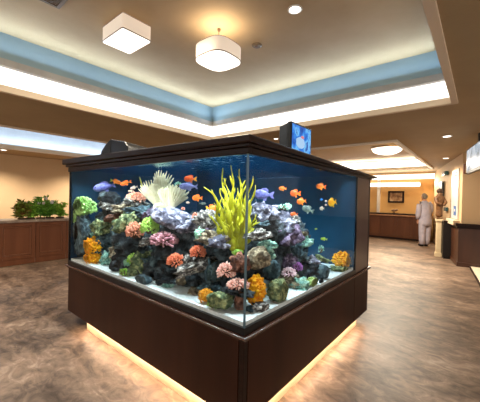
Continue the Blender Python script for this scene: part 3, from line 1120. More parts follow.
rock(212, 288, 20, 12, SLATE2, 'grey rock behind the amber sponge', off=.30)
cauliflower(256, 290, 18, 31, ORANGE, 'tall bright orange ruffled coral right of the glass corner', base=306, n=150, br=.22, zmin=-.9)
rock(260, 307, 20, 8, GREY, 'grey rubble stone at the foot of the tall orange coral', base=310, ridge=.3)
rock(250, 309.5, 8, 5, SLATE2, 'small flat stone below the tall orange coral by the glass corner', base=311)

# ---- right face
rock(264, 214, 25, 18, LAV, 'pale lavender topped rock right of the yellow sea plant', off=.48, ridge=.35)
rock(268, 224, 22, 16, SLATE, 'dark undercut rock beneath the pale lavender topped rock', off=.52)
rock(262, 225, 16, 6, SLATE2, 'thin blue grey ledge beside the yellow sea plant', off=.40)
rock(283, 224, 26, 18, LAV, 'pinkish lavender rock near the clownfish', off=.56, ridge=.3)
rock(284, 236, 27, 20, PURP, 'purple encrusted boulder on the right face', off=.50, ridge=.3)
rock(293, 222, 12, 9, GREY, 'white fringed rock at the right end of the lavender rock', off=.56, ridge=.4)
nubby(283, 208, 14, 8, SEAG, 'small pale green plant cluster on top of the pinkish lavender rock', off=.56, n=40, nl=.6, nr=.09, name='leafy_coral')
cauliflower(288, 206, 7, 6, SEAG, 'pale aqua knob coral right of the pale green plant cluster', off=.6, n=30, br=.3)
rock(259, 236, 22, 10, GREY, 'grey banded rock right of the glass corner below the blue grey ledge', off=.34)
rock(267, 246, 15, 11, AQUA, 'rounded pale green rock under the purple boulder', off=.36, ridge=.3)
rock(258, 259, 24, 22, TAN, 'large coarse tan and grey rock above the tall orange coral', off=.26, ridge=.4, amp=.2)
rock(268, 256, 12, 9, AQUA, 'teal and yellow crusted stone right of the coarse tan rock', off=.34, ridge=.3)
rock(272, 270, 16, 18, SLATE2, 'smooth dark blue grey rock in the middle of the right face', off=.36, amp=.12)
rock(279, 291, 22, 23, MOSS, 'round rubble rock on the sand right of the tall orange coral', base=301, ridge=.45, amp=.18)
rock(286, 262, 15, 14, PURP, 'mauve grey rock above the pale pink anemone', off=.48)
nubby(289, 273, 15, 11, mat('pale_pink_anemone', (224, 170, 180), (248, 226, 228), rough=.6, scale=24), 'pale pink anemone on the right face', off=.34, n=110, nl=.4, nr=.075, name='anemone')
nubby(297, 268, 11, 12, VIOLET, 'violet anemone right of the pale pink one', off=.40, n=80, nl=.5, nr=.1, name='anemone')
rock(292, 281, 20, 12, TAN, 'tan crusted rock under the pale pink anemone', off=.34, ridge=.35)
rock(300, 284, 16, 11, AQUA, 'aqua crusted rock on the sand below the violet anemone', base=288, ridge=.35)
rock(304, 243, 14, 11, AQUA, 'rounded teal rock on a stalk near the right end of the reef', off=.48, ridge=.2)
rock(304, 253, 6, 16, SLATE, 'thin dark stalk under the rounded teal rock', off=.48, amp=.15)
cauliflower(304, 234, 8, 6, MATS['tan_rock'], 'small yellowish coral tuft on the rounded teal rock', off=.48, n=40, br=.26)
rock(296, 249, 12, 18, SLATE2, 'blue grey rock left of the dark stalk', off=.55)
rock(299, 257, 18, 12, SLATE2, 'blue grey rock behind the violet anemone', off=.52)
rock(312, 263, 15, 11, LAV, 'blue and violet speckled rock left of the smooth round stone', off=.42, ridge=.35)
rock(322, 272, 15, 15, SLATE2, 'smooth rounded blue grey stone near the right end', base=279, amp=.08, ridge=.03)
rock(311, 270, 18, 12, SLATE, 'dark rock between speckled rock and smooth round stone', off=.38)
cauliflower(314, 282, 17, 8, mat('yellow_green_coral', (150, 178, 92), (222, 232, 164), rough=.7, scale=20), 'yellowish green low coral on the sand before the smooth round stone', base=286, n=70, br=.2)
rock(325, 281.5, 8, 5, SLATE2, 'small dark pebble at the right end of the reef', base=283.5)
nubby(321, 250, 6, 10, SEAG, 'slender pale green sprig behind the speckled rock', off=.55, n=26, nl=.6, nr=.1, name='leafy_coral')
rock(322, 259, 14, 5, MOSS, 'low green stone behind the smooth round stone', off=.50)
cauliflower(342.5, 260.5, 19, 17, ORANGE, 'orange ruffled coral standing alone at the right end of the tank', base=269, n=120, br=.2)
rock(341.5, 269, 17, 5.5, MOSS, 'dark green stone foot under the lone orange coral', base=270.5)

# ---- yellow sea plant
b = T(237, 251, .42)
D_ = depth_of(b)
plant = thing('sea_plant', tuple(b), 'tall bright yellow sea plant with wavy fronds beside the glass corner', 'sea plant')
TIPS = [((237, 250), (229, 222), (217, 199), (205.5, 187), 0.0), ((236, 250), (228, 214), (226, 190), (221, 168), .05),
        ((238, 251), (232, 218), (230, 190), (233, 165.5), -.04), ((239, 251), (240, 220), (238, 192), (241.5, 169), .0),
        ((240, 251), (245, 222), (247, 196), (252, 176), .04), ((240, 251), (247, 226), (251, 205), (254, 185), -.05),
        ((238, 250), (226, 228), (219, 212), (216, 196), .02), ((237, 250), (226, 232), (217, 216), (213, 203), -.06),
        ((239, 251), (234, 226), (236, 205), (236, 188), .08), ((238, 251), (231, 224), (224, 205), (221, 188), -.03),
        ((240, 251), (243, 230), (243, 208), (240, 184), -.08), ((241, 251), (247, 236), (252, 227), (258, 222), .0),
        ((239, 251), (241, 228), (247, 210), (246, 182), .07), ((238, 251), (229, 230), (227, 212), (229, 196), .1),
        ((237, 251), (224, 238), (214, 226), (211, 214), .03), ((240, 251), (246, 232), (247, 214), (251, 200), .1),
        ((238, 251), (232, 234), (228, 220), (222, 206), .14), ((239, 251), (238, 232), (233, 214), (234, 200), -.12),
        ((240, 251), (242, 236), (245, 222), (244, 206), -.14), ((237, 252), (227, 243), (221, 234), (216, 230), -.03),
        ((241, 252), (246, 242), (251, 232), (254, 214), .06), ((238, 252), (233, 240), (230, 228), (224, 222), -.1),
        ((238, 251), (235, 226), (232, 205), (226, 178), .02), ((240, 251), (240, 226), (243, 200), (238, 176), .03)]
for k, (p0, p1, p2, p3, dd) in enumerate(TIPS):
    rnd = random.Random(900 + k)
    mb = MB()
    path, rad = [], []
    N = 22
    ph = rnd.uniform(0, 6)
    for i in range(N + 1):
        s = i / N
        a_, b_, c2_, d_ = (1 - s) ** 3, 3 * s * (1 - s) ** 2, 3 * s * s * (1 - s), s ** 3
        # pass near the middle control points
        x = a_ * p0[0] + b_ * p1[0] + c2_ * p2[0] + d_ * p3[0] + sin(s * 11 + ph) * 2.2 * s
        y = a_ * p0[1] + b_ * p1[1] + c2_ * p2[1] + d_ * p3[1]
        path.append(at(x, y, D_ + dd * s + .02 * sin(s * 7 + ph)))
        rad.append(1.0 * (.010 + .014 * sin(min(1, s * 1.35) * pi) ** .8) * (1 + .28 * sin(s * 26 + ph)) * (1 - .72 * s ** 2.5))
    mb.tube(path, rad, 8, flat=.42, up=FW)
    for i in range(5, N - 2, 3):
        sd = 1 if (i // 4 + k) % 2 else -1
        q = path[i]
        tp = q + RT * sd * rnd.uniform(.018, .034) + Vector((0, 0, rnd.uniform(.03, .06)))
        mb.tube([path[i - 1], q.lerp(tp, .5) + RT * sd * .006, tp], [.008, .007, .002], 6, flat=.45, up=FW)
    inside(mb)
    mb.build('frond', YELLOW, plant, smooth=True)
MB().blob(T(238, 252, .42), (.05, .04, .03), 3, .2, 2, 5).build('holdfast', MATS['lime_coral'], plant, smooth=True)

# ================================================================== FISH
EYE_B = mat('fish_eye_black', (8, 8, 10), rough=.15, spec=.8)


def fish(px, py, length_px, m, label, off, face=1, turn=0.0, tall=.36, fin=None, thick=.17, tail=.24, pitch=0.0, tail_m=None):
    p = T(px, py, off)
    L = length_px * depth_of(p) / FPX
    t = thing('fish', tuple(p), label, 'fish')
    t.rotation_euler = (0, -pitch, RANG + (0 if face > 0 else pi) + turn)
    t['_o'] = (0, 0, 0)
    N, K = 14, 12
    bl = L * (1 - tail * .75)
    vs, fs = [], []
    for i in range(N + 1):
        s = i / N
        prof = (sin(pi * min(1, max(0.0, s)) ** .72) ** .75) if 0 < s < 1 else 0
        hh = max(.02, prof * (1 - .1 * s)) * L * tall * .5
        if s > .8:
            hh = max(hh, L * tall * .09)
        ww = hh * thick / tall * 1.15
        x = L * .5 - bl * s
        for k in range(K):
            a = 2 * pi * k / K
            vs.append((x, ww * cos(a), hh * sin(a)))
    for i in range(N):
        for k in range(K):
            fs.append((i * K + k, i * K + (k + 1) % K, (i + 1) * K + (k + 1) % K, (i + 1) * K + k))
    fs.append(tuple(range(K)))
    fs.append(tuple(N * K + k for k in range(K - 1, -1, -1)))
    MB().add(vs, fs).build('body', m, t, smooth=True)
    fm = fin or m
    xt = L * .5 - bl
    th = L * .012

    def plate(poly, name, mm):
        n_ = len(poly)
        v_ = [(x, th * .5, z) for x, z in poly] + [(x, -th * .5, z) for x, z in poly]
        f_ = [tuple(range(n_)), tuple(range(2 * n_ - 1, n_ - 1, -1))] + [(i, (i + 1) % n_, n_ + (i + 1) % n_, n_ + i) for i in range(n_)]
        MB().add(v_, f_).build(name, mm, t)
    h = L * tall
    plate([(xt + L * .06, h * .1), (xt - L * tail * .2, h * .3), (-L * .5, h * .36), (-L * .44, h * .1), (-L * .43, 0), (-L * .44, -h * .1), (-L * .5, -h * .36), (xt - L * tail * .2, -h * .3), (xt + L * .06, -h * .1)], 'tail_fin', tail_m or fm)
    plate([(L * .2, h * .40), (L * .1, h * .62), (-L * .08, h * .66), (-L * .2, h * .5), (-L * .2, h * .25), (0, h * .4)], 'dorsal_fin', fm)
    plate([(L * .05, -h * .40), (-L * .02, -h * .64), (-L * .12, -h * .6), (-L * .14, -h * .32)], 'belly_fin', fm)
    for sg in (1, -1):
        e = L * .03
        MB().blob((L * .5 - bl * .15, sg * h * .5 * thick / tall * .72, h * .1), (e, e * .7, e), 2).build('eye', EYE_B, t, smooth=True)
    return t


F_OR = mat('orange_fish_skin', (240, 96, 16), (255, 150, 50), rough=.4, scale=10)
F_OR2 = mat('deep_orange_fish_skin', (232, 74, 10), (250, 120, 30), rough=.4, scale=10)
F_YE = mat('golden_fish_skin', (246, 158, 6), (255, 196, 40), rough=.4, scale=10)
F_BL = mat('violet_blue_fish_skin', (52, 58, 128), (112, 112, 172), rough=.4, scale=40, kind='noise')
F_LI = mat('lilac_fish_skin', (104, 110, 170), (144, 148, 200), rough=.4, scale=12)
F_PA = mat('pale_fish_skin', (196, 172, 150), (226, 206, 186), rough=.4, scale=14)
F_GR = mat('grey_speckled_fish_skin', (66, 88, 90), (150, 160, 146), rough=.5, scale=30)
F_CL = mat('clown_fish_skin', (222, 90, 18), (250, 236, 220), rough=.4, scale=14, lo=.5, hi=.58)
F_TE = mat('yellow_green_fin', (150, 190, 60), (206, 206, 70), rough=.4, scale=10)
fish(104.5, 186.8, 22, F_BL, 'large violet blue fish at the upper left, the biggest fish', .55, face=-1, turn=.2, tall=.38, pitch=-.25, tail=.14)
fish(126, 183, 12, F_OR, 'slim orange fish just right of the orange and green one', .6, face=-1, tall=.36, pitch=-.3)
fish(115.5, 181.5, 11, F_OR, 'orange fish with a greenish tail above the large violet blue fish', .68, face=1, tall=.36, pitch=-.25, tail_m=F_TE)
fish(134, 187.5, 8, F_PA, 'small pale fish right of the slim orange fish', .6, face=-1, tall=.36, pitch=-.3)
fish(131, 191, 6, F_PA, 'tiny pale fish below the small pale one', .62, face=-1, tall=.34)
fish(190.5, 179, 13, F_OR2, 'deep orange fish with a yellow tail above the lilac fish', .6, face=-1, tall=.48, tail_m=F_YE)
fish(188.5, 186.5, 19, F_LI, 'lilac spindle shaped fish right of the cream fan coral', .66, face=-1, tall=.36, tail=.16)
fish(197.5, 198, 10.5, F_OR, 'orange oval fish below the lilac fish', .62, face=-1, tall=.55, tail=.22)
fish(211.5, 208.5, 12, F_OR, 'orange fish touching the left side of the yellow sea plant', .5, face=1, tall=.55, tail_m=F_YE)
fish(188, 202.5, 4, F_PA, 'tiny pale fish below and left of the orange oval fish', .66, face=-1, tall=.5)
fish(202.5, 203.5, 7, F_GR, 'dim grey little fish below the orange oval fish', .8, face=1, tall=.34)
fish(264, 194.5, 21, F_BL, 'violet blue fish right of the yellow sea plant', .45, face=-1, tall=.48, pitch=.05)
fish(282.7, 188.6, 8, F_OR, 'small orange fish above the right reef, highest and leftmost of that trio', .6, face=-1, tall=.5, tail=.2)
fish(295.5, 193.4, 11, F_OR2, 'deep orange fish with a dark belly, the middle of the trio over the right reef', .6, face=-1, tall=.6, tail=.3)
fish(301.5, 201.5, 10, F_OR, 'orange fish lowest of the trio over the right reef', .6, face=-1, tall=.62, tail=.18, pitch=-.15)
fish(321, 186.5, 10.5, F_OR, 'orange goldfish with a white face high on the right', .6, face=-1, tall=.55, fin=F_OR, pitch=.1, tail_m=F_OR2)
fish(332.2, 202.6, 9, F_YE, 'round golden fish at the far right of the tank', .6, face=-1, tall=.85, tail=.16, pitch=-.2)
fish(294, 214.5, 8, F_CL, 'orange and white clownfish close to the lavender rock', .4, face=-1, tall=.55)
fish(308, 209.5, 13, F_GR, 'grey speckled fish below the trio of orange fish', .75, face=-1, tall=.5, pitch=.35)
fish(324, 239, 7, F_TE, 'small yellow green fish low on the right', .5, face=-1, tall=.4, pitch=.1)
fish(321.5, 199.5, 3.2, mat('bright_blue_fish_skin', (20, 100, 200), (40, 130, 224), rough=.4), 'tiny bright blue fish left of the golden fish', .6, face=-1, tall=.6)
fish(322, 208.5, 5, F_PA, 'tiny beige fish below the tiny blue fish', .62, face=-1, tall=.7)
fish(326, 201, 2.6, F_PA, 'minute pale fish touching the left of the golden fish, the upper of two', .62, face=-1, tall=.7)
fish(326, 205, 2.6, F_PA, 'minute pale fish touching the left of the golden fish, the lower of two', .62, face=-1, tall=.7)
fish(316, 229, 2.6, F_TE, 'minute greenish fish in open water above the slender green sprig', .6, face=-1, tall=.5)
fish(74.5, 192.5, 2.8, F_YE, 'minute yellow fish by the left edge of the glass', .12, face=-1, tall=.6)

# ================================================================== THINGS ON THE CANOPY
YM = 1.13
tl, tr = at_Y(291.5, 121.2, YM), at_Y(311.5, 129, YM)
zb = 1.861
t = thing('monitor', ((tl.x + tr.x) / 2, YM + .06, zb), 'small black monitor with a bright blue screen on top of the tank canopy', 'monitor')
xm0, xm1, zt_ = tl.x, tr.x, (tl.z + tr.z) / 2
MB().box(xm0, xm1, YM, YM + .035, zb + .012, zt_).build('bezel', BLACK, t, bevel=.006)
MB().hexa([(xm0 + .004, YM + .035, zb + .02), (xm1 - .004, YM + .035, zb + .02), (xm1 - .05, YM + .12, zb + .03), (xm0 + .02, YM + .12, zb + .03),
           (xm0 + .004, YM + .035, zt_ - .006), (xm1 - .004, YM + .035, zt_ - .006), (xm1 - .05, YM + .12, zt_ - .02), (xm0 + .02, YM + .12, zt_ - .02)]).build('rear_housing', BLACK, t, bevel=.006)
MB().box(xm0 + .04, xm1 - .04, YM + .01, YM + .11, zb, zb + .014).build('foot', BLACK, t, bevel=.004)


def screen_material(name, stops, scale, strength, seed):
    m = bpy.data.materials.new(name)
    m.use_nodes = True
    nt = m.node_tree
    b = nt.nodes['Principled BSDF']
    b.inputs['Base Color'].default_value = (.02, .02, .02, 1)
    b.inputs['Roughness'].default_value = .2
    tc = nt.nodes.new('ShaderNodeTexCoord')
    mp = nt.nodes.new('ShaderNodeMapping')
    mp.inputs['Location'].default_value = (seed, seed * .7, seed * 1.3)
    n = nt.nodes.new('ShaderNodeTexNoise')
    n.inputs['Scale'].default_value = scale
    n.inputs['Detail'].default_value = 2
    nt.links.new(tc.outputs['Object'], mp.inputs[0])
    nt.links.new(mp.outputs[0], n.inputs['Vector'])
    cr = nt.nodes.new('ShaderNodeValToRGB')
    e = cr.color_ramp.elements
    e[0].position, e[0].color = stops[0][0], lin(stops[0][1]) + (1,)
    e[1].position, e[1].color = stops[-1][0], lin(stops[-1][1]) + (1,)
    for s_ in stops[1:-1]:
        k_ = e.new(s_[0])
        k_.color = lin(s_[1]) + (1,)
    nt.links.new(n.outputs['Fac'], cr.inputs[0])
    nt.links.new(cr.outputs[0], b.inputs['Emission Color'])
    b.inputs['Emission Strength'].default_value = strength
    return m


sx0, sx1, sz0, sz1 = xm0 + .014, xm1 - .014, zb + .028, zt_ - .014
MB().box(sx0, sx1, YM - .002, YM + .001, sz0, sz1).build('screen', screen_material('blue_screen', [(.3, (20, 60, 150)), (.5, (40, 130, 226)), (.62, (120, 196, 250)), (.72, (30, 70, 160))], 14, .5, 3), t)
mb = MB()
w_, h_ = sx1 - sx0, sz1 - sz0
mb.blob((sx0 + w_ * .42, YM - .003, sz0 + h_ * .34), (w_ * .24, .002, h_ * .22), 3, .15, 2, 3)
mb.build('screen_shape', glow('pale_blue_screen_shape', (.45, .68, .95), .42, (40, 60, 90)), t, smooth=True)
mb = MB()
mb.blob((sx0 + w_ * .52, YM - .0045, sz0 + h_ * .58), (w_ * .09, .002, h_ * .06), 2, .1, 2, 3)
mb.build('screen_shape', glow('red_screen_shape', (.8, .25, .3), .4, (90, 30, 40)), t, smooth=True)
# black wedge speaker at the left
xs = 1.44
a, b = at_X(100, 150, xs), at_X(128, 150, xs)
yl, yr = a.y, b.y
zt2 = at_X(110, 139.5, xs).z
zb = 1.898
t = thing('speaker', (xs + .15, (yl + yr) / 2, zb), 'black wedge shaped speaker lying on the left end of the canopy', 'speaker')
prof = [(yl, zb), (yl, zb + .03), (yl - .03, zb + .075), (yl - .12, zt2 - .04), (yl - .20, zt2 - .006), (yl - .235, zt2), (yl - .27, zt2 - .006), (yr + .07, zb + .125), (yr + .02, zb + .08), (yr, zb + .02), (yr, zb)]
vs = [(xs, y, z) for y, z in prof] + [(xs + .26, yl - (yl - y) * .9 - .02, zb + (z - zb) * .86) for y, z in prof]
n = len(prof)
MB().add(vs, [tuple(range(n)), tuple(range(2 * n - 1, n - 1, -1))] + [(i, (i + 1) % n, n + (i + 1) % n, n + i) for i in range(n)]).build('housing', mat('glossy_black_plastic', (8, 8, 10), rough=.3, spec=.3), t, bevel=.008)
mb = MB()
vs = [(xs - .004, yl - .06, zb + .02), (xs - .004, yl - .24, zb + .02), (xs - .004, yl - .235, zt2 - .02), (xs - .004, yl - .20, zt2 - .025), (xs - .004, yl - .10, zb + .07)]
mb.add(vs + [(v[0] + .003, v[1], v[2]) for v in vs], [(0, 1, 2, 3, 4), (9, 8, 7, 6, 5)] + [(i, (i + 1) % 5, 5 + (i + 1) % 5, 5 + i) for i in range(5)])
mb.build('grille', mat('dark_grey_grille', (26, 29, 33), (18, 20, 22), rough=.5, scale=120), t)
MB().tube([(xs + .004, yl - .237, zb + .004), (xs - .002, yl - .24, zt2 - .004), (xs + .13, yl - .24, zt2 - .01)], .006, 6).build('edge_strip', mat('grey_plastic', (34, 35, 38), rough=.4), t)

# ================================================================== PLANTER CABINETS ON THE LEFT
YF = 7.34


def cabx(px):
    return at_Y(px, 245, YF).x


e1, e2, e3 = cabx(-2), cabx(35.5), cabx(66)
edges = [e1 - (e2 - e1), e1, e2, e3, e3 + (e3 - e2), ]
LABS = ['planter cabinet cut off by the left edge of the photo', 'left planter cabinet of the two before the tan wall', 'right planter cabinet, the one next to the tank', 'planter cabinet standing just behind the tank end']
for k in range(4):
    a, b = edges[k], edges[k + 1]
    t = thing('planter_cabinet', ((a + b) / 2, YF + .25, 0), LABS[k], 'cabinet', 'planter cabinets along the left wall')
    MB().box(a + .003, b - .003, YF + .03, YF + .52, .12, .899).build('body', CABWOOD, t)
    MB().box(a + .003, b - .003, YF + .012, YF + .03, .02, .14).build('kick_board', CABWOOD, t, bevel=.004)
    mb = MB()
    st = .075
    mb.box(a + .003, a + st, YF, YF + .03, .14, .899)
    mb.box(b - st, b - .003, YF, YF + .03, .14, .899)
    mb.box(a + st, b - st, YF, YF + .03, .82, .899)
    mb.box(a + st, b - st, YF, YF + .03, .14, .22)
    mb.build('face_frame', CABWOOD, t, bevel=.004)
    MB().box(a + st + .006, b - st - .006, YF + .012, YF + .029, .226, .814).build('door', CABWOOD, t, bevel=.004)
    mb = MB()
    x0, x1, z0, z1 = a + st + .006, b - st - .006, .226, .814
    for q in ((x0, x1, z0, z0 + .022), (x0, x1, z1 - .022, z1), (x0, x0 + .022, z0 + .022, z1 - .022), (x1 - .022, x1, z0 + .022, z1 - .022)):
        mb.box(q[0], q[1], YF - .004, YF + .012, q[2], q[3])
    mb.build('door_moulding', mat('planter_moulding', (110, 68, 46), rough=.3), t, bevel=.003) if k == 0 else mb.build('door_moulding', MATS['planter_moulding'], t, bevel=.003)
o = MB().box(edges[0] - .05, edges[-1] + .05, YF - .035, YF + .58, .9, .95).build('worktop', CABTOP, bevel=.006)
tag(o, 'long grey brown stone top over the planter cabinets', 'worktop')

LEAF = mat('dark_green_leaf', (66, 120, 34), (132, 182, 66), rough=.5, scale=8)
LEAF2 = mat('fresh_green_leaf', (96, 150, 40), (164, 204, 78), rough=.5, scale=8)
LEAFR = mat('reddish_green_leaf', (120, 70, 40), (112, 150, 52), rough=.5, scale=10)
PETAL = mat('white_petal', (226, 222, 216), (206, 196, 190), rough=.6, scale=20)
SOIL = mat('brown_soil_pot', (74, 52, 38), rough=.8)


def leafy(px, wpx, hpx, m, label, seed, flowers=0, long=.11):
    rnd = random.Random(seed)
    Y_ = YF + .28
    p = at_Y(px, 218, Y_)
    k = depth_of(p) / FPX
    c = Vector((p.x, Y_, .951))
    W, Hh = wpx * .5 * k, hpx * k
    t = thing('potted_plant', tuple(c), label, 'plant', 'bushy plants on the planter top')
    MB().lathe(c, [(.08, 0), (.09, .02), (.09, .025), (.075, .025)], 16).build('pot', SOIL, t)
    st, lf = MB(), MB()
    for i in range(38):
        a = rnd.uniform(0, 2 * pi)
        tip = c + Vector((cos(a) * W * rnd.uniform(.2, .95), sin(a) * W * .7 * rnd.uniform(.2, .95), Hh * rnd.uniform(.12, 1)))
        mid = c.lerp(tip, .5) + Vector((0, 0, Hh * .12))
        st.tube([c + Vector((0, 0, .02)), mid, tip], [.006, .004, .002], 4)
        for j in range(11):
            s = rnd.uniform(.35, 1.05)
            q = (c.lerp(mid, s * 2) if s < .5 else mid.lerp(tip, s * 2 - 1))
            d = Vector((rnd.uniform(-1, 1), rnd.uniform(-1, 1), rnd.uniform(-.3, .9))).normalized()
            sd = d.cross(Vector((rnd.uniform(-1, 1), rnd.uniform(-1, 1), rnd.uniform(-1, 1)))).normalized()
            L = long * rnd.uniform(.6, 1.15)
            nn = d.cross(sd) * L * .08
            lf.add([q, q + d * L * .4 + sd * L * .24 + nn, q + d * L, q + d * L * .4 - sd * L * .24 + nn, q + d * L * .45 - nn], [(0, 1, 4), (1, 2, 4), (2, 3, 4), (3, 0, 4)])
    st.build('stems', LEAF, t)
    lf.build('leaves', m, t)
    if flowers:
        for i in range(flowers):
            a = rnd.uniform(0, 2 * pi)
            q = c + Vector((cos(a) * W * .7 * rnd.random(), sin(a) * W * .5 - W * .3, Hh * rnd.uniform(.55, 1.02)))
            fl = MB()
            for j in range(5):
                b_ = 2 * pi * j / 5
                fl.blob(q + Vector((cos(b_) * .02, rnd.uniform(-.01, .01), sin(b_) * .02)), (.016, .009, .016), 1)
            fl.build('flower', PETAL, t, smooth=True)
    return t


leafy(22.5, 12, 17, LEAFR, 'spiky reddish green plant, leftmost on the planter top', 1, long=.15)
leafy(31, 13, 17, LEAF2, 'fresh green bushy plant second from the left on the planter top', 2)
leafy(40.5, 14, 21, LEAF, 'tallest green plant with a pale blossom, in the middle of the planter top', 3, 4)
leafy(50, 12, 17, LEAF, 'dark green plant with white blossoms, fourth from the left on the planter top', 4, 7)
leafy(60, 14, 15, LEAF2, 'fresh green plant on the planter top right beside the tank', 5)

# ================================================================== RECEPTION: DESK, PICTURE
dl = at_z(370, 237, 0)
XD = 12.92
t = thing('reception_desk', (XD + .3, 3.2, 0), 'long dark wood reception desk along the far wall', 'desk')
yd0, yd1 = 1.45, 5.4
DESKW = mat('desk_wood', (84, 50, 32), (102, 63, 41), rough=.4, scale=3.5, stretch=(1, 1, .1), spec=.2)
MB().box(XD + .02, XD + .06, yd0, yd1, .08, .93).build('front_panel', DESKW, t)
MB().box(XD + .05, XD + .08, yd0, yd1, 0, .08).build('kick_board', CAN, t)
for k in range(7):
    ya = yd0 + (yd1 - yd0) * k / 7
    MB().box(XD, XD + .02, ya + .05, ya + (yd1 - yd0) / 7 - .05, .16, .85).build('panel', DESKW, t, bevel=.006)
MB().box(XD - .06, XD + .6, yd0 - .04, yd1, .93, .975).build('desk_top', mat('brown_desk_top', (150, 104, 66), (170, 122, 82), rough=.3, scale=4), t, bevel=.006)
MB().box(XD + .04, XD + .6, yd0, yd1, .975, 1.03).build('raised_shelf', CAN, t, bevel=.004)
t = thing('picture', (13.57, 0, 0), 'framed brown picture hanging on the far orange wall', 'picture')
a, b = at_X(388.2, 191, 13.58), at_X(404, 203, 13.58)
t.location = (13.58, (a.y + b.y) / 2, b.z)
t['_o'] = tuple(t.location)
fw_ = .07
mb = MB()
mb.box(13.56, 13.597, b.y, a.y, a.z - fw_, a.z).box(13.56, 13.597, b.y, a.y, b.z, b.z + fw_).box(13.56, 13.597, b.y, b.y + fw_, b.z + fw_, a.z - fw_).box(13.56, 13.597, a.y - fw_, a.y, b.z + fw_, a.z - fw_)
mb.build('frame', CAN, t, bevel=.005)
MB().box(13.58, 13.592, b.y + fw_ - .005, a.y - fw_ + .005, b.z + fw_ - .005, a.z - fw_ + .005).build('print', mat('brown_landscape_print', (104, 70, 42), (206, 178, 140), rough=.6, scale=5, detail=5, c3=(160, 122, 84)), t)
q = at_X(394, 214, XD + .3)
t = thing('desk_ornament', (XD + .3, q.y, 1.03), 'small brown ornament standing on the reception desk under the picture', 'ornament')
BRN = mat('carved_brown', (82, 52, 27), (114, 75, 40), rough=.5, scale=14)
MB().lathe((XD + .3, q.y, 1.03), [(.06, 0), (.065, .015), (.02, .03), (.018, .07)], 16).build('stand', BRN, t, smooth=False)
mb = MB()
mb.blob((XD + .3, q.y, 1.14), (.05, .10, .05), 3, .2, 2, 5).blob((XD + .3, q.y - .10, 1.17), (.035, .05, .03), 2)
mb.build('figure', BRN, t, smooth=True)

# ================================================================== RIGHT WALL THINGS


def off_wall(px, py, dist):
    d = ray(px, py)
    return EYE + d * (((PA - EYE).dot(ON) + dist) / d.dot(ON))


def at_floor(px, dist):
    q = off_wall(px, 240, dist)
    return Vector((q.x, q.y, 0))


# wainscot with a dark counter ledge around the corner
WOODR = mat('reddish_brown_panel', (64, 35, 20), (80, 46, 28), rough=.4, scale=3.5, stretch=(1, 1, .1), spec=.5)
pe = on_wall(452.5, 240)
pe = Vector((pe.x, pe.y, 0))
t = thing('wainscot_counter', (PA.x, PA.y, 0), 'dark wood panelled counter base around the right wall corner', 'counter')


def corner_poly(d):
    c0 = PA + ON * d + FN * d
    return [(c0.x, c0.y), ((PD + FN * d).x, PD.y), (PD.x, PD.y), (PA.x, PA.y), (pe.x, pe.y), ((pe + ON * d).x, (pe + ON * d).y)]


MB().prism(corner_poly(.05), .10, .90).build('body', WOODR, t)
MB().prism(corner_poly(.065), 0, .10).build('toe_board', WOODR, t, bevel=.004)
MB().prism(corner_poly(.075), .90, .95).build('moulding', CAN, t, bevel=.006)
MB().prism(corner_poly(.10), .95, 1.02).build('ledge', CAN, t, bevel=.008)
mb = MB()
wall_box(mb, 451.5, 219.5, 460, 224, .14, .0)
o = mb.build('shelf', LIP, bevel=.004)
tag(o, 'short cream shelf on the oblique wall below the white board', 'shelf')
# white board
t = thing('notice_board', tuple(on_wall(456, 222)), 'tall white notice board with red print and a blue mark on the right wall', 'notice board')
mb = MB()
wall_box(mb, 453.3, 170, 459.6, 190, .035, .0)
wall_box(mb, 452.8, 190, 459.6, 219, .035, .0)
mb2 = MB()
wall_box(mb2, 452.9, 170, 459.6, 219, .035, .0)
mb2.build('board', mat('white_board', (204, 202, 198), (194, 192, 188), rough=.4, scale=3), t, bevel=.004)
REDP = mat('red_print', (186, 92, 70), rough=.5)
mb = MB()
wall_box(mb, 455.0, 172.5, 459, 173.3, .004, .035)
wall_box(mb, 455.0, 183, 459, 183.8, .004, .035)
wall_box(mb, 455.0, 173.3, 455.5, 183, .004, .035)
wall_box(mb, 458.5, 173.3, 459, 183, .004, .035)
mb.build('red_frame', REDP, t)
for (y0, y1) in ((175, 176.6), (178, 179.4), (180.6, 181.8)):
    mb = MB()
    wall_box(mb, 456, y0, 458.1, y1, .004, .035)
    mb.build('red_print', REDP, t)
mb = MB()
wall_box(mb, 454.4, 184.4, 459.3, 185.2, .005, .035)
mb.build('dark_rule', BLACK, t)
mb = MB()
wall_box(mb, 455.3, 206, 457.6, 215.5, .004, .035)
mb.build('blue_mark', mat('blue_print', (70, 104, 160), rough=.5), t)
mb = MB()
wall_box(mb, 455.9, 209, 457.0, 211.5, .003, .039)
mb.build('white_mark', MATS['white_board'], t)
# fixtures on the oblique wall
DKB = mat('dark_slate_fixture', (40, 44, 48), (56, 62, 66), rough=.4, scale=8)
TEAL = mat('teal_glass', (44, 74, 76), rough=.2)


def fixture(name, px0, py0, px1, py1, th, m, label, cat, part):
    t = thing(name, tuple(on_wall((px0 + px1) / 2, py1)), label, cat)
    mb = MB()
    wall_box(mb, px0, py0, px1, py1, th, .02)
    mb.build(part, m, t, bevel=.012)
    mb = MB()
    ym = (py0 + py1) / 2
    wall_box(mb, px0 + .35 * (px1 - px0), ym - .2 * (py1 - py0), px0 + .65 * (px1 - px0), ym + .2 * (py1 - py0), .02, 0)
    mb.build('mount', BLACK, t)
    return t


fixture('wall_plaque', 441.6, 182, 444.8, 197.5, .06, DKB, 'dark upright plaque on the right wall beside the brown figure', 'plaque', 'panel')
fixture('wall_sconce', 446.6, 171.6, 449.4, 175.4, .10, TEAL, 'small dark teal wall fixture high left of the white board', 'wall fixture', 'cover')
fixture('wall_control', 446.2, 207.3, 448.8, 211.2, .05, TEAL, 'small dark green control box low on the right wall left of the white board', 'wall control', 'cover')
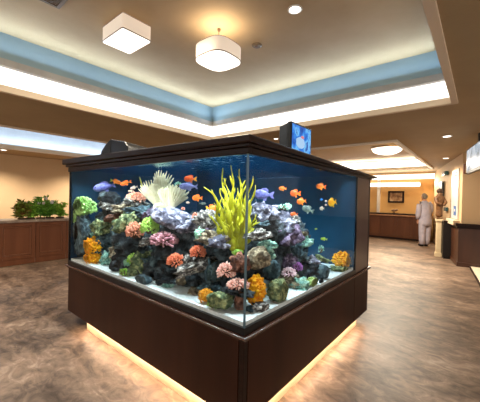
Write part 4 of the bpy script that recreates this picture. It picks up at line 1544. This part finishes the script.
# narrow dark cabinet
c = at_floor(446.3, .13)
t = thing('narrow_cabinet', tuple(c), 'narrow black floor cabinet against the right wall beside the cream pedestal', 'cabinet')


def obox(mb, c, hx, hy, z0, z1):
    q = [c - OD * hx - ON * hy, c + OD * hx - ON * hy, c + OD * hx + ON * hy, c - OD * hx + ON * hy]
    return mb.hexa([(p.x, p.y, z0) for p in q] + [(p.x, p.y, z1) for p in q])


obox(MB(), c, .20, .10, .05, .98).build('body', mat('near_black_cabinet', (26, 20, 18), rough=.4), t, bevel=.006)
obox(MB(), c, .18, .08, 0, .05).build('base', BLACK, t)
obox(MB(), c, .22, .11, .98, 1.02).build('top', CAN, t, bevel=.008)
obox(MB(), c + ON * .102, .16, .006, .12, .9).build('door', MATS['near_black_cabinet'], t)
# pedestal and figure
c = at_floor(438.4, .30)
t = thing('pedestal', tuple(c), 'slender cream pedestal under the brown figure by the right wall', 'pedestal')
PED = mat('cream_pedestal', (216, 196, 160), (204, 182, 146), rough=.6, scale=5)
obox(MB(), c, .09, .08, 0, .12).build('plinth', PED, t, bevel=.01)
obox(MB(), c, .07, .06, .12, .98).build('shaft', PED, t, bevel=.01)
obox(MB(), c, .09, .08, .98, 1.05).build('cap', PED, t, bevel=.012)
k = depth_of(c + Vector((0, 0, 1.5))) / FPX
zf = 1.051
t = thing('carved_figure', (c.x, c.y, zf), 'brown carved female figure standing on the cream pedestal', 'sculpture')


def skin_mesh(name, verts, edges, radii, m, parent, sub=2, root=0):
    """a continuous skinned surface grown over a skeleton of joints"""
    me = bpy.data.meshes.new(name)
    me.from_pydata(verts, edges, [])
    o = bpy.data.objects.new(name, me)
    COL.objects.link(o)
    sk = o.modifiers.new('skin', 'SKIN')
    sk.use_smooth_shade = True
    for i, r in enumerate(radii):
        rr = r if hasattr(r, '__len__') else (r, r)
        me.skin_vertices[0].data[i].radius = rr
        me.skin_vertices[0].data[i].use_root = i == root
    su = o.modifiers.new('sub', 'SUBSURF')
    su.levels = su.render_levels = sub
    dg = bpy.context.evaluated_depsgraph_get()
    m2 = bpy.data.meshes.new_from_object(o.evaluated_get(dg))
    bpy.data.objects.remove(o)
    vs_ = [v.co.copy() for v in m2.vertices]
    fs_ = [tuple(p.vertices) for p in m2.polygons]
    bpy.data.meshes.remove(m2)
    return vs_, fs_


H_ = 28 * k
vs_, fs_ = skin_mesh('figure', [(0, 0, 0), (0, 0, .3 * H_), (0, 0, .45 * H_), (0, 0, .62 * H_), (0, 0, .74 * H_), (0, 0, .82 * H_), (-.02, .03, .92 * H_),
                                (.10, 0, .70 * H_), (.13, .08, .52 * H_), (.02, .15, .47 * H_), (-.10, 0, .70 * H_), (-.13, .08, .53 * H_), (-.01, .15, .45 * H_)],
                     [(0, 1), (1, 2), (2, 3), (3, 4), (4, 5), (5, 6), (4, 7), (7, 8), (8, 9), (4, 10), (10, 11), (11, 12)],
                     [.10, .075, .10, .10, .11, .05, .085, .055, .045, .035, .055, .045, .035], BRN, None)
rot = Matrix.Rotation(RANG + pi, 4, 'Z')
MB().add([Vector((c.x, c.y, zf + .03)) + rot @ v for v in vs_], fs_).build('body', BRN, t, smooth=True)
mb = MB()
mb.blob(Vector((c.x, c.y, zf + .03 + .955 * H_)), (.08, .08, .07), 3, .12, 3, 4)
mb.build('hair', mat('dark_carved_hair', (54, 34, 20), rough=.6), t, smooth=True)
obox(MB(), Vector((c.x, c.y, 0)), .08, .07, zf, zf + .035).build('base', BRN, t, bevel=.006)

# ================================================================== TELEVISION
P1 = at(466.5, 162, 5.5)
P2a = at(480, 150.5, 4.6)
tdir = Vector((P2a.x - P1.x, P2a.y - P1.y, 0)).normalized()
tn = Vector((-tdir.y, tdir.x, 0))
if tn.dot(EYE - P1) < 0:
    tn = -tn
zt1, zt0 = at(466.5, 150, 5.5).z, at(466.5, 174.5, 5.5).z
LT = 1.15
t = thing('television', (P1.x, P1.y, zt0), 'wall television with a bright pale picture at the right edge of the photo', 'television')


def tbox(mb, s0, s1, d0, d1, z0, z1):
    q = [P1 + tdir * s0 + tn * d0, P1 + tdir * s1 + tn * d0, P1 + tdir * s1 + tn * d1, P1 + tdir * s0 + tn * d1]
    return mb.hexa([(p.x, p.y, z0) for p in q] + [(p.x, p.y, z1) for p in q])


tbox(MB(), 0, LT, -.05, 0, zt0, zt1).build('bezel', BLACK, t, bevel=.006)
tbox(MB(), .022, LT - .022, -.002, .003, zt0 + .05, zt1 - .02).build('screen', screen_material('pale_screen', [(.25, (86, 104, 116)), (.42, (176, 196, 210)), (.55, (226, 232, 238)), (.75, (150, 166, 184))], 5, .42, 6), t)
tbox(MB(), LT * .35, LT * .65, -.12, -.05, zt0 + .12, zt1 - .1).build('mount_plate', BLACK, t)
tbox(MB(), LT * .46, LT * .54, -.12, -.06, zt1 - .1, 2.7).build('ceiling_pole', BLACK, t)
mb = MB()
RB = mat('red_brown_bracket', (112, 62, 40), rough=.4)
a = P1 + tdir * .02 - tn * .03
mb.tube([(a.x, a.y, zt0 + .02), (a.x, a.y, zt0 + .02) - Vector(tdir) * .0 + Vector((0, 0, 0)) + RT * -.09 if False else Vector((a.x, a.y, zt0 + .02)) - RT * .08, Vector((a.x, a.y, zt0 + .19)) - RT * .08, Vector((a.x, a.y, zt0 + .19))], .016, 8)
mb.build('bracket', RB, t)

# pale slab on the floor at the right edge
mb = MB()
o = thing('floor_mat', (7.85, -.6, 0), 'cream floor mat with a dark edging at the right edge of the photo', 'mat')
poly = [(6.2, -.10), (8.64, .16), (8.69, -1.6), (6.2, -1.6)]
MB().prism(poly, .001, .035).build('mat_surface', mat('cream_mat', (226, 210, 186), (214, 198, 172), rough=.8, scale=30), o)
mb = MB()
mb.tube([(p[0], p[1], .02) for p in poly + poly[:1]], .022, 6)
mb.build('edging', CAN, o)

# ================================================================== PERSON
fp = at_z(424.5, 246.3, 0)
sc_ = 1.80
t = thing('person', (fp.x, fp.y, 0), 'person in a long pale lavender tunic and trousers standing at the desk, seen from behind', 'person')
RTx = Vector((RT.x, RT.y, 0)).normalized()
FWx = Vector((-RTx.y, RTx.x, 0))
SKIN = mat('skin', (196, 146, 116), (188, 136, 106), rough=.5, scale=12, sss=.05)
CLOTH = mat('pale_lavender_cloth', (184, 179, 192), (166, 161, 176), rough=.85, scale=7, bump=.3, bscale=18)
HAIR = mat('grey_hair', (150, 138, 122), (112, 100, 86), rough=.7, scale=20)
SHOE = mat('dark_shoe', (30, 28, 32), rough=.5)


def PW(v):
    v = Vector(v) * (sc_ / 1.75)
    v.x *= .86
    return Vector((fp.x, fp.y, 0)) + RTx * v.x + FWx * v.y + Vector((0, 0, v.z))


# skeleton: x to the right, y forward (away from the viewer)
V = [(0, 0, .95), (0, .02, 1.12), (0, .05, 1.30), (0, .05, 1.44), (0, .06, 1.52), (0, .08, 1.62),   # 0-5 pelvis..head base
     (-.165, .03, 1.38), (-.25, .0, 1.14), (-.24, .05, .90),                                          # 6-8 left arm
     (.165, .03, 1.38), (.23, .04, 1.15), (.19, .22, 1.02),                                           # 9-11 right arm (forearm forward)
     (-.10, .0, .90), (-.10, .01, .50), (-.10, -.02, .09),                                           # 12-14 left leg
     (.10, .0, .90), (.12, .03, .50), (.11, .06, .09),                                               # 15-17
     (-.10, .12, .04), (.11, .20, .04), (-.24, .06, .83), (.17, .29, 1.02)]                          # feet 18,19; palms 20,21
E_ = [(0, 1), (1, 2), (2, 3), (3, 4), (4, 5), (3, 6), (6, 7), (7, 8), (3, 9), (9, 10), (10, 11), (0, 12), (12, 13), (13, 14), (0, 15), (15, 16), (16, 17), (14, 18), (17, 19), (8, 20), (11, 21)]
R_ = [(.15, .11), (.135, .10), (.155, .11), (.12, .09), (.058, .058), (.06, .07), .06, .045, .030, .06, .045, .030, .085, .06, .042, .085, .06, .042, .035, .035, (.038, .02), (.038, .02)]
for (base, d, lat, dn) in ((20, Vector((0, .25, -1)), Vector((0, 1, 0)), -1), (21, Vector((-.1, 1, -.1)), Vector((-1, 0, 0)), 1)):
    bp = Vector(V[base])
    d = d.normalized()
    for j, ln in enumerate((.062, .072, .068, .052)):
        s_ = bp + lat * (-.030 + .02 * j) + d * .02
        i0 = len(V)
        V += [tuple(s_), tuple(s_ + d * ln * .5), tuple(s_ + d * ln + Vector((0, .012, 0)))]
        E_ += [(base, i0), (i0, i0 + 1), (i0 + 1, i0 + 2)]
        R_ += [.010, .0095, .008]
    i0 = len(V)
    th_ = bp - lat * -.03 - d * .02
    V += [tuple(bp + lat * .03 - d * .01), tuple(bp + lat * .055 + d * .03)]
    E_ += [(base, i0), (i0, i0 + 1)]
    R_ += [.012, .009]
vs_, fs_ = skin_mesh('body', V, E_, R_, SKIN, None)
mb = MB().add([PW(v) for v in vs_], fs_)


def lofted(mb, secs, n=24):
    """secs: (cx, cy, z, rx, ry)"""
    vs2, fs2 = [], []
    for (cx, cy, z, rx, ry) in secs:
        for q in range(n):
            a_ = 2 * pi * q / n
            vs2.append(PW((cx + rx * cos(a_), cy + ry * sin(a_), z)))
    for i in range(len(secs) - 1):
        for q in range(n):
            fs2.append((i * n + q, i * n + (q + 1) % n, (i + 1) * n + (q + 1) % n, (i + 1) * n + q))
    fs2.append(tuple(range(n - 1, -1, -1)))
    fs2.append(tuple((len(secs) - 1) * n + q for q in range(n)))
    return mb.add(vs2, fs2)


lofted(mb, [(0, .07, 1.53, .05, .05), (0, .09, 1.545, .062, .07), (0, .10, 1.57, .070, .085), (0, .10, 1.62, .078, .096), (0, .10, 1.67, .079, .098), (0, .095, 1.71, .070, .088), (0, .09, 1.74, .045, .055), (0, .09, 1.75, .015, .02)])
for s_ in (-1, 1):
    mb.blob(PW((s_ * .082, .09, 1.625)), (.014, .022, .032), 2)
mb.blob(PW((0, .20, 1.615)), (.016, .02, .026), 2)
mb.blob(PW((0, .185, 1.575)), (.026, .012, .010), 2)
mb.build('body', SKIN, t, smooth=True)
for s_ in (-1, 1):
    MB().blob(PW((s_ * .032, .187, 1.645)), (.012, .012, .009), 2).build('eye', EYE_B, t, smooth=True)
mb = MB()
lofted(mb, [(0, .035, 1.575, .060, .05), (0, .035, 1.62, .080, .075), (0, .05, 1.67, .088, .092), (0, .075, 1.72, .080, .094), (0, .08, 1.755, .05, .06), (0, .08, 1.768, .015, .02)])
mb.build('hair', HAIR, t, smooth=True)
mb = MB()
lofted(mb, [(0, .0, .70, .215, .16), (0, .0, .80, .21, .16), (0, .0, .95, .205, .155), (-.01, .01, 1.10, .195, .145), (-.01, .03, 1.25, .21, .15), (0, .04, 1.36, .215, .14), (0, .045, 1.43, .19, .115), (0, .05, 1.48, .11, .085), (0, .06, 1.515, .07, .07)])
for q, v in enumerate(mb.v):
    v += Vector((noise.noise(v * 9), noise.noise(v * 9 + Vector((5, 5, 5))), 0)) * .014
mb.build('tunic', CLOTH, t, smooth=True)
MB().tube([PW((-.15, .03, 1.45)), PW((-.215, .02, 1.38)), PW((-.262, .0, 1.16)), PW((-.262, .02, 1.05)), PW((-.245, .05, .91))], [.075, .088, .088, .084, .066], 14).build('sleeve', CLOTH, t, smooth=True)
MB().tube([PW((.15, .03, 1.45)), PW((.205, .03, 1.38)), PW((.235, .03, 1.2)), PW((.23, .07, 1.10)), PW((.20, .20, 1.03))], [.075, .086, .082, .076, .058], 14).build('sleeve', CLOTH, t, smooth=True)
mb = MB()
for (sx, y1, y2) in ((-1, .01, -.02), (1, .03, .05)):
    mb.tube([PW((sx * .095, 0, .92)), PW((sx * .105, .0, .72)), PW((sx * .11, y1, .48)), PW((sx * .112, (y1 + y2) / 2, .25)), PW((sx * .112, y2, .07))], [.125, .115, .098, .092, .088], 16)
for v in mb.v:
    v += Vector((noise.noise(v * 8), noise.noise(v * 8 + Vector((5, 5, 5))), 0)) * .012
mb.build('trousers', CLOTH, t, smooth=True)
for (sx, yy) in ((-.112, .05), (.112, .12)):
    p = PW((sx, yy, .045))
    mb = MB()
    mb.blob(p, (.052, .145, .05), 3, flat_below=.85, rot=math.atan2(RTx.y, RTx.x))
    mb.build('shoe', SHOE, t, smooth=True)

for o in bpy.data.objects:
    if '_o' in o:
        del o['_o']
